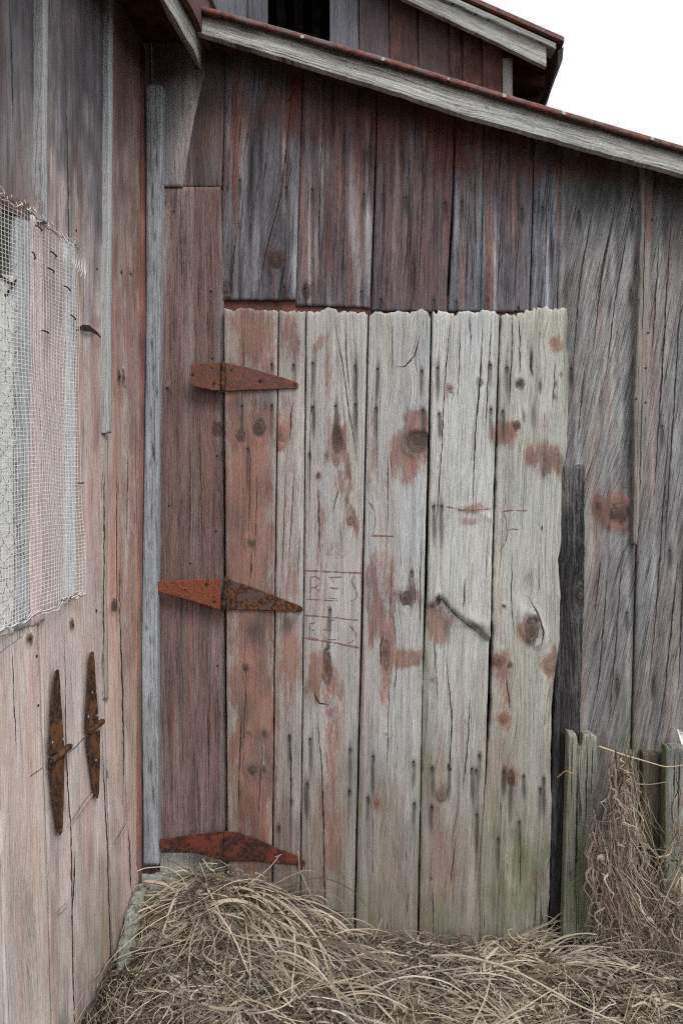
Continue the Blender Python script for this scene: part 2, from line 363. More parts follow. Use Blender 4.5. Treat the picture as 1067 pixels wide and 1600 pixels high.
    Vt = np.concatenate([Pf, bk]); AG = at(grain).copy(); AG[nV:, 0] += thick
    AT, AM, AO = at(tn), at(masks), at(more)
    # drying cracks and cut strokes: slim slivers let into the face
    ex_v, ex_f, ex_m = [], [], []
    def sliver(pts, wd, mi, taper=True, h=0.0012, jit=0.6):
        pts = np.array(pts, float); seg = np.r_[0, np.cumsum(np.hypot(*np.diff(pts, axis=0).T))]; n = int(max(4, seg[-1] / 4))
        u = np.linspace(0, seg[-1], n); X = np.interp(u, seg, pts[:, 0]); Y = np.interp(u, seg, pts[:, 1])
        X = X + (vn(u / 9.0, u * 0 + sd, 77) - 0.5) * jit * 2; Y = Y + (vn(u / 9.0, u * 0 + sd + 3, 78) - 0.5) * jit * (0.5 if taper else 1)
        tx = np.gradient(X); ty = np.gradient(Y); l = np.hypot(tx, ty) + 1e-6; nxv, nyv = -ty / l, tx / l
        w = wd * 0.5 * (0.55 + 0.9 * vn(u / 6.0, u * 0, sd + int(abs(pts[0, 0]))))
        if not taper: w = w * np.clip((vn(u / 5.0, u * 0 + 3, sd + 9) - .22) * 3, 0.05, 1)
        if taper: w = w * np.clip(np.minimum(u, seg[-1] - u) / (seg[-1] * 0.3 + 1e-6), 0.12, 1)
        o = nV + nr + sum(len(a) for a in ex_v)
        ll = []
        for sgn in (-1, 1):
            xx, yy = X + nxv * w * sgn, Y + nyv * w * sgn
            p = pl.at(xx, yy, off) + (relief(xx, yy) + h)[:, None] * pl.n; ll.append(p)
        arr = np.empty((2 * n, 3)); arr[0::2] = ll[0]; arr[1::2] = ll[1]; ex_v.append(arr)
        for i in range(n - 1): ex_f.append([o + 2 * i, o + 2 * i + 1, o + 2 * i + 3, o + 2 * i + 2]); ex_m.append(mi)
    for c in cracks: sliver(c[0], c[1] * .8, 1, True)
    if ex_v:
        ev = np.concatenate(ex_v); Vt = np.concatenate([Vt, ev]); k = len(ev)
        AG = np.concatenate([AG, np.zeros((k, 3))]); z4 = np.zeros((k, 4)); AT = np.concatenate([AT, z4]); AM = np.concatenate([AM, z4]); AO = np.concatenate([AO, z4])
        faces += ex_f; fm += ex_m
    o = mesh_obj(name, Vt.tolist(), faces, [WOOD, CREV], parent, fm, False,
                 {'grain': ('FLOAT_VECTOR', AG), 'tone': ('FLOAT_COLOR', AT), 'masks': ('FLOAT_COLOR', AM), 'masks_more': ('FLOAT_COLOR', AO)}, label)
    sm = np.zeros(len(o.data.polygons), bool); sm[:len(q)] = True; o.data.polygons.foreach_set('use_smooth', sm)
    if carve:
        for nm, strokes in carve:
            ex_v.clear(); ex_f.clear(); ex_m.clear(); keep = nV; base0 = nV + nr
            for st, wd in strokes: sliver(st, wd * .9, 0, False, 0.0012, 0.7)
            mesh_obj(nm, np.concatenate(ex_v).tolist(), [[i - base0 for i in f] for f in ex_f], [CARVE], o)
    o['surf'] = 0
    return o, (lambda x, y, h=0.0: pl.at(np.array([x]), np.array([y]), off)[0] + (relief(np.array([x], float), np.array([y], float))[0] + h) * pl.n)

_nail = {}
def nail(parent, p, n, r=0.0032, mat=NAIL, name='nail', bent=False):
    """a hand-driven nail: round head a little proud of the wood, shank behind"""
    key = (mat.name, r, bent)
    if key not in _nail:
        mb = MB(); seg = 8
        for (z0, r0, z1, r1) in ((-0.004, 0.45 * r, 0.0008, 0.5 * r), (0.0008, r, 0.0018, r * 0.96), (0.0018, r * 0.96, 0.0026, r * 0.5)):
            V = [(r0 * math.cos(k * math.tau / seg), r0 * math.sin(k * math.tau / seg), z0) for k in range(seg)] + [(r1 * math.cos(k * math.tau / seg), r1 * math.sin(k * math.tau / seg), z1) for k in range(seg)]
            mb.add(V, [(k, (k + 1) % seg, seg + (k + 1) % seg, seg + k) for k in range(seg)] + [tuple(range(seg, 2 * seg))])
        me = bpy.data.meshes.new(name); me.from_pydata(mb.v, [], mb.f); me.materials.append(mat); _nail[key] = me
    o = link(bpy.data.objects.new(name, _nail[key])); attach(o, parent)
    o.location = Vector(o.location) + Vector(p); q = Vector(n).to_track_quat('Z', 'Y')
    o.rotation_euler = q.to_euler(); return o

# ================================================================== GROUND
def gz(X, Y):
    X = np.asarray(X, float); Y = np.asarray(Y, float)
    t = np.clip((X + 0.46) / 0.62, 0, 1); t = t * t * (3 - 2 * t)
    z = 0.165 * (1 - t) - 0.045 * t
    t2 = np.clip((1.9 - Y) / 1.2, 0, 1); z = z * (1 - 0.65 * t2)
    z = z + 0.035 * np.exp(-((X + 0.33) / 0.22) ** 2 - ((Y - 2.2) / 0.25) ** 2)
    z = z - 0.10 * np.exp(-((X + 0.60) / 0.07) ** 2) * np.clip((2.1 - Y) / 0.3, 0, 1)
    z = z + (fbm(X * 7, Y * 7, 4) - 0.5) * 0.05 - 0.035
    return z
def ground():
    xs = np.concatenate([np.linspace(-60, -1.5, 14), np.linspace(-1.4, 3.0, 120), np.linspace(3.4, 60, 14)])
    ys = np.concatenate([np.linspace(-60, 0.3, 14), np.linspace(0.4, 2.7, 70), np.linspace(3.2, 60, 14)])
    X, Y = np.meshgrid(xs, ys); Zz = gz(X, Y)
    V = np.stack([X, Y, Zz], -1).reshape(-1, 3).tolist(); nx = len(xs)
    Fc = [(j * nx + i, j * nx + i + 1, (j + 1) * nx + i + 1, (j + 1) * nx + i) for j in range(len(ys) - 1) for i in range(nx - 1)]
    o = mesh_obj('ground', V, Fc, EARTH, smooth=True); o['kind'] = 'structure'
ground()

# ================================================================== BACK WALL OF THE LEAN-TO
Zb = dict(
 paint=[(470, 100, 300, 60, 0.25), (620, 180, 320, 55, 0.54, 0), (330, 120, 45, 60, 0.22), (640, 330, 40, 150, 0.20), (785, 250, 60, 60, 0.32), (620, 330, 14, 90, 0.25), (670, 330, 20, 110, 0.25),
        (540, 240, 40, 90, 0.22), (510, 400, 30, 80, 0.18), (430, 405, 25, 30, 0.25), (900, 260, 130, 28, 0.61), (1020, 290, 70, 25, 0.43), (790, 210, 90, 35, 0.50),
        (962, 796, 26, 24, 0.98), (935, 790, 12, 30, 0.52), (1010, 400, 6, 200, 0.29), (300, 720, 55, 420, 0.40), (300, 1180, 55, 160, 0.36), (300, 380, 40, 90, 0.18), (340, 560, 20, 80, 0.14), (1004, 790, 8, 40, 0.14)],
 dark=[(300, 320, 50, 40, .25), (390, 240, 22, 120, .45), (450, 300, 24, 130, .35), (500, 330, 28, 150, .35), (560, 300, 10, 140, .3), (560, 440, 30, 50, .2), (650, 250, 40, 60, .15), (735, 340, 30, 110, .3),
       (940, 300, 60, 40, .7), (890, 330, 12, 190, .4), (1040, 330, 40, 30, .45), (900, 420, 18, 120, .3), (310, 625, 24, 20, .35), (860, 330, 12, 120, .25), (810, 420, 30, 60, .25),
       (300, 1000, 50, 120, .15), (300, 130, 50, 60, .25), (305, 1050, 60, 160, .12)],
 green=[(988, 1150, 8, 60, .5), (905, 1380, 30, 80, .5)],
 tone=[(370, 200, 10, 60, .5, (150, 148, 152)), (395, 170, 14, 60, .35, (140, 138, 142)), (640, 300, 8, 120, .3, (140, 140, 145)), (730, 280, 14, 60, .35, (150, 150, 152)), (850, 290, 10, 80, .4, (140, 144, 150)),
       (930, 640, 40, 150, .75, (152, 152, 150)), (960, 380, 40, 120, .3, (140, 138, 135)), (300, 1362, 70, 20, .85, (178, 178, 170)), (345, 530, 5, 60, .7, (160, 155, 155)), (348, 1000, 4, 400, .5, (155, 155, 155)), (345, 690, 6, 200, .45, (150, 146, 146)),
       (1040, 600, 40, 200, .3, (135, 134, 132)), (370, 300, 5, 160, .4, (135, 135, 140)), (465, 300, 4, 180, .4, (130, 130, 135)), (750, 350, 4, 150, .5, (150, 152, 158))])
def streaks(Z, n, box, rx, ry, a, cols, seed):
    q = random.Random(seed)
    for _ in range(n): Z['tone'].append((q.uniform(box[0], box[2]), q.uniform(box[1], box[3]), q.uniform(*rx), q.uniform(*ry), q.uniform(*a), q.choice(cols)))
streaks(Zb, 130, (350, 170, 880, 480), (1.5, 4.5), (25, 110), (.35, .9), [(176, 176, 180), (150, 148, 152), (138, 106, 98), (44, 38, 40), (52, 46, 50), (112, 80, 76)], 1)
streaks(Zb, 46, (350, 110, 1067, 260), (5, 16), (14, 45), (.3, .7), [(138, 66, 54), (120, 56, 46), (60, 42, 42)], 2)
streaks(Zb, 110, (880, 300, 1067, 1200), (2, 6), (30, 160), (.25, .6), [(184, 184, 184), (168, 168, 168), (72, 68, 70), (146, 120, 114), (86, 82, 86)], 3)
streaks(Zb, 70, (250, 300, 350, 1320), (1.5, 6), (30, 140), (.25, .55), [(150, 134, 130), (160, 150, 148), (86, 62, 60), (142, 100, 90), (96, 84, 82)], 4)
wall = thing('plank_wall', 'tall weathered plank back wall behind the pale door, flaking red paint under the eave', 'wall', (0.3, 2.32, 0))
SLATE = (108, 102, 106)
upper = [  # left edge, right edge, bottom y, tone, paint, offset
 ([(353, 60), (348, 290), (346, 469)], [(474, 80), (467, 300), (462, 469)], (102, 100, 106), .05, .004, ((800-405, 0), ), .05),
 ([(475, 80), (468, 300), (463, 477)], [(590, 110), (584, 300), (578, 481)], (106, 96, 100), .16, .0, (), .02),
 ([(592, 110), (587, 300), (580, 486)], [(712, 150), (705, 320), (697, 487)], (104, 93, 97), .20, .003, (), .02),
 ([(714, 150), (709, 330), (700, 487)], [(757, 165), (753, 330), (750, 487)], (108, 108, 114), .10, .002, (), .0),
 ([(757, 165), (754, 330), (750.5, 487)], [(835, 190), (831, 330), (826, 487)], (102, 98, 103), .15, .0005, (), .0),
 ([(836, 190), (833, 330), (829, 487)], [(880, 200), (876, 330), (869, 487)], (100, 100, 106), .10, .003, (), .02)]
ucr = {0: [([(457, 150), (440, 300), (415, 400), (402, 468)], 2.6), ([(450, 160), (462, 140)], 2), ([(445, 400), (438, 466)], 2), ([(372, 340), (360, 460)], 1.6)],
       1: [([(505, 180), (500, 300), (498, 420)], 1.8), ([(540, 230), (535, 470)], 1.5)], 2: [([(636, 200), (640, 330), (628, 480)], 1.4), ([(665, 230), (652, 480)], 1.5)],
       4: [([(786, 280), (776, 480)], 1.5), ([(812, 350), (800, 484)], 1.5)], 3: [([(733, 300), (726, 484)], 1.4)], 5: [([(855, 250), (850, 480)], 1.4)]}
kn = {0: [(430, 407, 7, 9, .7, .5), (352, 452, 5, 8, .5, .3)], 1: [(480, 455, 6, 8, .4, .2)]}
nails_u = {0: [(375, 281), (448, 292), (445, 448)], 1: [(488, 295), (478, 450), (569, 303), (565, 455)], 2: [(599, 303), (634, 308), (695, 316), (595, 467), (678, 468)],
           3: [(722, 315), (713, 471)], 4: [(815, 326), (810, 480)], 5: [(847, 324), (842, 478)]}
for i, (L, R, tn_, pt, of, _, sl) in enumerate(upper):
    nl = nails_u[i]
    o, at = plank(wall, BACK, L, R, tn_, of, paint=pt, Z=Zb, slant=sl * 2, thin=.95, con=1.4, knots=kn.get(i, ()), cracks=ucr.get(i, ()), crack=.9,
                  darks=[(x, y + 10, 4, 20, .8) for x, y in nl], rag=(0, 1.5), cup=0.001,
                  arch=[(430, 405, .03, .10, .02)] if i == 0 else None)
    for x, y in nl: nail(o, at(x, y), BACK.n)
# short boards in the corner, below the left eave
plank(wall, BACK, [(196, 30), (196, 1460)], [(239, 30), (246, 1460)], (88, 70, 68), -.004, Z=None, paint=.3, sx=6, sy=10)
o, at = plank(wall, BACK, [(236, 40), (240, 292)], [(322, 40), (320, 115), (315, 135), (303, 185), (292, 250), (286, 292)], (112, 106, 108), .008, Z=Zb, cracks=[([(252, 120), (250, 280)], 1.5)], wav=2.5,
              paints=[(262, 90, 26, 50, .5), (245, 200, 14, 80, .3)], darks=[(290, 100, 20, 40, .35)], tones=[(288, 185, 24, 90, .95, (168, 163, 164)), (300, 150, 8, 40, .7, (190, 186, 186))], knots=[(309, 104, 3, 4, .9, 0, -.006)])
o, at = plank(wall, BACK, [(318, 50), (318, 118), (311, 138), (299, 187), (288, 250), (282, 292)], [(352, 55), (350, 200), (346, 293)], (92, 80, 80), .0, Z=Zb, paints=[(325, 220, 20, 50, .45), (335, 110, 14, 60, .25)],
              arch=[(322, 225, .03, .06, .02)], tones=[(337, 250, 10, 50, .5, (130, 126, 130))])
# the brown board that the door hangs on
o, jat = plank(wall, BACK, [(246, 291), (250, 1000), (248, 1330)], [(345, 292), (350, 485), (350, 900), (355, 1330)], (124, 104, 101), .006, Z=Zb, con=1.2, thin=.5, crack=.5, slant=.02, wav=.7,
               tones=[(300, 1362, 90, 30, .8, (176, 176, 168))], knots=[(341, 671, 6, 8, .7, .3), (262, 608, 3, 4, .6, 0)], cracks=[([(298, 700), (296, 860)], 1.4), ([(312, 640), (318, 900)], 1.2), ([(330, 980), (326, 1260)], 1.3), ([(283, 300), (285, 480)], 1.6), ([(308, 1190), (312, 1290)], 1.4)],
               darks=[(265, 625, 5, 22, .5)])
for x, y in [(262, 606), (332, 560), (340, 712), (265, 790), (338, 830), (298, 880), (340, 1040), (330, 455), (272, 330)]: nail(o, jat(x, y), BACK.n)
plank(wall, BACK, [(250, 1333), (250, 1430)], [(356, 1333), (356, 1440)], (176, 174, 166), .004, Z=None, paints=[(262, 1360, 12, 20, .5)], darks=[(300, 1345, 80, 8, .4)], crack=1.5)
# red header seen above the door
plank(wall, BACK, [(344, 462), (344, 500)], [(884, 462), (884, 500)], (92, 62, 58), -.006, Z=None, paint=.7, name='header_rail', crack=.2)
# boards right of the door
rb = [([(876, 215), (871, 487), (866, 900), (860, 1480)], [(1003, 240), (996, 700), (984, 1180), (977, 1480)], (130, 129, 130), .05, .0, .20),
      ([(1004, 240), (999, 700), (987, 1180), (980, 1480)], [(1130, 290), (1122, 700), (1108, 1480)], (124, 123, 124), .05, .003, .16),
      ([(1132, 290), (1110, 1480)], [(1250, 320), (1222, 1480)], (118, 112, 110), .10, .0, .1),
      ([(1252, 320), (1224, 1480)], [(1370, 350), (1335, 1480)], (112, 104, 104), .15, .003, .1),
      ([(1372, 350), (1337, 1480)], [(1500, 380), (1460, 1480)], (118, 112, 110), .1, .0, .1)]
rcr = {0: [([(965, 300), (940, 420), (925, 560)], 2.2), ([(985, 330), (960, 470), (945, 600)], 2), ([(930, 300), (905, 440), (893, 600)], 2.2), ([(950, 880), (935, 1060), (918, 1150)], 2),
           ([(972, 860), (962, 1000), (950, 1140)], 1.8), ([(940, 860), (928, 960)], 1.6), ([(915, 560), (900, 700)], 1.6)],
       1: [([(1050, 300), (1035, 560), (1020, 800)], 2.2), ([(1066, 420), (1048, 700), (1035, 900)], 2), ([(1060, 860), (1040, 1060), (1028, 1150)], 2.4), ([(1030, 360), (1018, 560)], 1.8), ([(1046, 640), (1024, 960), (1010, 1100)], 1.8), ([(1075, 700), (1058, 1100)], 2)]}
for i, (L, R, tn_, pt, of, sl) in enumerate(rb):
    nl = [[(904, 331), (987, 328), (985, 453), (892, 575), (964, 1061), (979, 957)], [(1034, 665), (1020, 1062), (1046, 860)], [], [], []][i]
    o, at = plank(wall, BACK, L, R, tn_, of, paint=pt, Z=Zb, slant=sl, crack=1.2, wav=.55, con=1.15, thin=.9, sx=3, sy=6,
                  knots=[(966, 802, 12, 11, .8, .9, .010), (934, 790, 4, 6, .6, .8, .004)] if i == 0 else (), cracks=rcr.get(i, ()),
                  darks=[(x, y + 12, 4.5, 22, .85) for x, y in nl], greens=[(985, 1170, 14, 90, .35), (950, 1400, 60, 60, .3)], tones=[(940, 1300, 120, 150, .6, (92, 86, 76))],
                  arch=[(948, 690, .035, .24, .014)] if i == 0 else None)
    for x, y in nl: nail(o, at(x, y), BACK.n)
# splintered batten
o, at = plank(wall, BACK, [(1003, 255), (996, 500), (990, 652), (989, 850)], [(1021, 258), (1014, 500), (1010, 655), (1002, 770), (995, 852)], (142, 136, 130), .024, Z=None, name='batten', paints=[(1012, 330, 10, 90, .6), (1008, 560, 4, 80, .35)],
              cracks=[([(1008, 300), (1002, 560)], 1.3), ([(1003, 600), (998, 800)], 1.4)], crack=1.6, edge_n=2.5, thick=.02)
for x, y in [(1018, 343), (1012, 520), (1008, 575), (1008, 629), (993, 623)]: nail(o, at(x, y), BACK.n)
# grey corner strip
o, at = plank(wall, BACK, [(229, 131), (228, 600), (222, 1000), (225, 1352)], [(254, 133), (249, 600), (246, 1000), (248, 1352)], (156, 160, 165), .050, con=1.0, Z=None, name='corner_strip', crack=1.2, thick=.035,
              darks=[(243, 200, 1.6, 10, .9), (242, 222, 1.6, 8, .8), (244, 250, 2, 10, .9), (239, 300, 1.8, 12, .8), (240, 330, 1.6, 9, .8), (242, 370, 1.8, 10, .8), (241, 420, 1.6, 12, .8), (238, 540, 1.8, 10, .9), (241, 575, 1.6, 8, .8), (236, 645, 1.6, 12, .9), (235, 725, 1.6, 8, .8),
                     (237, 800, 1.6, 18, .8), (234, 850, 2, 10, .7), (229, 980, 2, 8, .8), (236, 1000, 1.6, 9, .8), (233, 1100, 1.6, 14, .8), (236, 1200, 2, 14, .9), (240, 1240, 2, 14, .8), (231, 1290, 2, 20, .5)],
              tones=[(236, 1250, 20, 110, .6, (122, 122, 120))])
# framing behind the boards and a dark backing for the shed's inside
def slab(name, parent, x0, x1, y0, y1, z0, z1, mat, label=None):
    V, Fc = box8([(x0, y0, z0), (x1, y0, z0), (x1, y0, z1), (x0, y0, z1), (x0, y1, z0), (x1, y1, z0), (x1, y1, z1), (x0, y1, z1)])
    return mesh_obj(name, V, Fc, mat, parent, label=label)
for z in (0.35, 1.35, 2.2): slab('wall_rail', wall, -0.62, 2.6, 2.345, 2.42, z, z + 0.10, INNER)
slab('dark_backing', wall, -0.70, 2.7, 2.44, 2.46, -0.3, 2.25, INNER)  # near-black backing added so the gaps between boards stay dark

# ================================================================== THE DOOR
Zd = dict(
 paint=[(395, 530, 26, 60, .75), (370, 650, 14, 30, .5), (410, 650, 26, 26, .6), (380, 770, 34, 130, .95), (392, 860, 34, 90, .8), (395, 1110, 30, 190, 1.0), (395, 1250, 26, 60, .7), (375, 900, 20, 60, .5),
        (455, 530, 15, 34, .75), (440, 685, 10, 18, .8), (452, 760, 8, 100, .35), (455, 900, 16, 60, .4), (452, 1020, 20, 70, .6), (450, 1120, 14, 60, .35),
        (500, 535, 10, 16, .6, -.6), (512, 590, 5, 60, .55), (525, 690, 14, 30, 1.0), (545, 740, 8, 40, .9, .2), (505, 800, 10, 60, .6), (535, 760, 10, 34, .75, .4), (552, 815, 9, 30, .8, .2), (500, 865, 14, 40, .45), (520, 860, 30, 40, .35),
        (490, 1060, 16, 34, 1.0), (525, 1070, 12, 24, .6), (520, 1130, 16, 60, .6), (520, 1240, 20, 140, .55), (500, 930, 26, 26, .30),
        (583, 690, 10, 90, .5), (600, 760, 14, 100, .35), (636, 706, 24, 34, 1.0), (650, 655, 20, 16, .9), (634, 735, 12, 20, .8), (625, 690, 14, 26, .5), (600, 900, 20, 60, .5), (588, 950, 16, 50, .9), (606, 1000, 10, 60, .85), (641, 1029, 22, 13, 1.1), (650, 930, 10, 20, .6),
        (600, 1290, 30, 60, .3), (597, 1040, 8, 40, .4), (688, 968, 22, 34, .95, .2), (715, 1000, 14, 24, .35), (740, 795, 26, 9, .75, .1), (733, 815, 20, 8, .6), (705, 1340, 60, 80, .3), (690, 1400, 50, 20, .3), (676, 620, 3, 60, .35),
        (790, 680, 20, 20, 1.0), (852, 716, 26, 28, 1.15, .4), (868, 540, 9, 14, .8), (860, 665, 20, 26, .35), (795, 800, 4, 6, .3), (815, 990, 14, 18, .5), (865, 1030, 12, 22, .65), (785, 1050, 18, 36, .6), (790, 1090, 8, 40, .5), (786, 1125, 9, 10, .6), (790, 1215, 16, 22, .5),
        (566, 1000, 3, 200, .7), (478, 900, 2.5, 200, .5), (845, 1380, 24, 22, .35)],
 dark=[(400, 616, 50, 7, .5), (420, 961, 50, 7, .5), (420, 1357, 50, 8, .5), (375, 628, 24, 22, .62), (418, 622, 16, 18, .62), (448, 620, 10, 20, .4), (405, 978, 26, 24, .7), (452, 975, 12, 16, .75), (380, 1150, 12, 40, .25), (410, 1160, 20, 50, .3), (353, 800, 5, 300, .3), (400, 1330, 50, 30, .35), (450, 1370, 40, 40, .25),  # opens with thin dark strips along the lower edges of the strap hinges
       (512, 650, 4, 40, .25), (635, 600, 7, 40, .35), (636, 555, 16, 24, .18), (820, 520, 20, 20, .22), (800, 560, 4, 60, .35), (830, 560, 3, 26, .9), (843, 602, 3, 12, .9), (833, 650, 5, 20, .7), (818, 650, 3, 12, .8), (868, 600, 2.5, 6, .9), (866, 620, 3, 6, .8), (876, 585, 2.5, 5, .8),
       (735, 1330, 14, 40, .25), (830, 1400, 20, 60, .4), (838, 1360, 12, 30, .4, .5), (690, 1250, 30, 60, .12), (600, 1200, 4, 120, .15), (640, 910, 3, 16, .6), (724, 930, 2, 12, .7), (735, 978, 30, 7, .7, 1.6),  # last entry paints the shade under the raised ridge
       (700, 1290, 40, 60, .15), (560, 1380, 3, 60, .5), (800, 1300, 12, 16, .5), (770, 1000, 2, 80, .3), (880, 640, 4, 20, .3)],
 green=[(815, 1345, 40, 46, .70), (800, 1420, 50, 60, .5), (845, 1320, 18, 24, .5, .6), (780, 1300, 20, 50, .3), (700, 1440, 60, 40, .42), (560, 1420, 60, 40, .30), (500, 1390, 40, 40, .25), (668, 1090, 6, 110, .5), (862, 600, 12, 90, .12), (850, 520, 20, 30, .12), (885, 560, 5, 80, .5),
        (760, 985, 12, 12, .6), (753, 980, 8, 8, .5), (800, 900, 30, 140, .04), (840, 1120, 60, 120, .10), (875, 940, 10, 60, .3), (630, 520, 40, 26, .14), (600, 1330, 4, 120, .3), (655, 1300, 6, 120, .3), (560, 1250, 4, 100, .25), (880, 740, 6, 24, .5), (880, 1000, 10, 60, .35)],
 tone=[(620, 1450, 320, 150, .8, (122, 112, 100)), (700, 1300, 260, 190, .5, (146, 140, 130)), (620, 1200, 300, 150, .3, (160, 156, 150)), (560, 1320, 80, 130, .5, (132, 118, 108)), (440, 1350, 50, 100, .6, (118, 104, 96)), (395, 1300, 50, 70, .4, (112, 92, 86)), (655, 800, 30, 170, .5, (190, 192, 190)), (715, 700, 40, 180, .5, (196, 197, 192)), (700, 900, 40, 80, .4, (186, 186, 180)), (480, 720, 16, 70, .35, (190, 188, 184)),
       (640, 1110, 30, 100, .5, (184, 188, 186)), (740, 570, 30, 90, .4, (190, 190, 186)), (870, 500, 30, 60, .4, (184, 182, 164)), (800, 760, 20, 60, .4, (184, 182, 174)), (545, 600, 20, 90, .35, (184, 184, 180)), (475, 1000, 5, 200, .3, (170, 165, 158)), (432, 700, 4, 300, .5, (180, 176, 172)),
       (820, 850, 30, 90, .3, (180, 180, 172)), (690, 1250, 16, 20, .5, (186, 184, 178)), (800, 1350, 8, 50, .7, (196, 200, 190)), (800, 930, 60, 8, .5, (186, 186, 176)), (385, 510, 40, 30, .3, (170, 166, 158)), (415, 1130, 8, 30, .4, (190, 186, 180))])
streaks(Zd, 150, (352, 490, 885, 1460), (1.5, 6), (25, 130), (.15, .45), [(206, 206, 202), (196, 196, 192), (150, 128, 120), (138, 132, 128), (176, 142, 130), (160, 156, 140)], 5)
streaks(Zd, 40, (352, 1150, 885, 1470), (4, 14), (30, 90), (.2, .5), [(118, 100, 88), (132, 112, 100), (110, 106, 84)], 6)
door = thing('door_leaf', 'pale weathered plank door with ragged top edge and three rusty strap hinges', 'door', (0.18, 2.27, 0))
DO = 0.036

ridge = np.array([(655, 953), (664, 950), (670, 946), (680, 944), (684, 932), (690, 932), (696, 940), (704, 952), (716, 960), (724, 968), (736, 972), (750, 985), (762, 996), (768, 1000), (790, 1002)], float)
def scar(px, py):
    yy = np.interp(px, ridge[:, 0], ridge[:, 1]); up = 1 / (1 + np.exp((py - yy) / 1.2))
    near = np.exp(-((py - yy) / 110.0) ** 2) ; fold = np.exp(-((py - yy + 6) / 10.0) ** 2) * np.clip((px - 700) / 60, 0, 1)
    y2 = np.interp(px, [700, 715, 740, 770], [800, 792, 796, 812]); r2 = np.exp(-((py - y2) / 5.0) ** 2) * np.clip((px - 700) / 20, 0, 1) * 0.004
    return 0.012 * up * near + 0.006 * fold + r2
def notch(px, py):
    a = ((px - 820 - (py - 930) * -.18) / 9) ** 2 + ((py - 922) / 24) ** 2
    b = ((px - 830 - (py - 980) * .35) / 17) ** 2 + ((py - 982) / 26) ** 2
    c = ((px - 811) / 7) ** 2 + ((py - 600) / 6) ** 2
    return -0.010 * np.exp(-a ** 2) + 0.006 * np.exp(-((np.sqrt(b) - 1) / .25) ** 2) + 0.002 * np.exp(-b ** 2) - 0.006 * np.exp(-c ** 2)
def bigknot(px, py):
    b = ((px - 653) / 20) ** 2 + ((py - 690) / 17) ** 2
    return -0.005 * np.exp(-b ** 2) + 0.004 * np.exp(-((np.sqrt(b) - 1.2) / .22) ** 2)
def scar2(px, py):
    b = ((px - 527 - (py - 690) * .2) / 9) ** 2 + ((py - 690) / 20) ** 2; c = ((px - 510) / 7) ** 2 + ((py - 1045) / 30) ** 2
    x3 = 530 + (py - 700) * .22; d = np.exp(-((px - x3) / 4) ** 2) * np.clip((py - 705) / 20, 0, 1) * np.clip((850 - py) / 30, 0, 1)
    return -0.005 * np.exp(-b ** 2) - 0.006 * np.exp(-c ** 2) + 0.003 * d
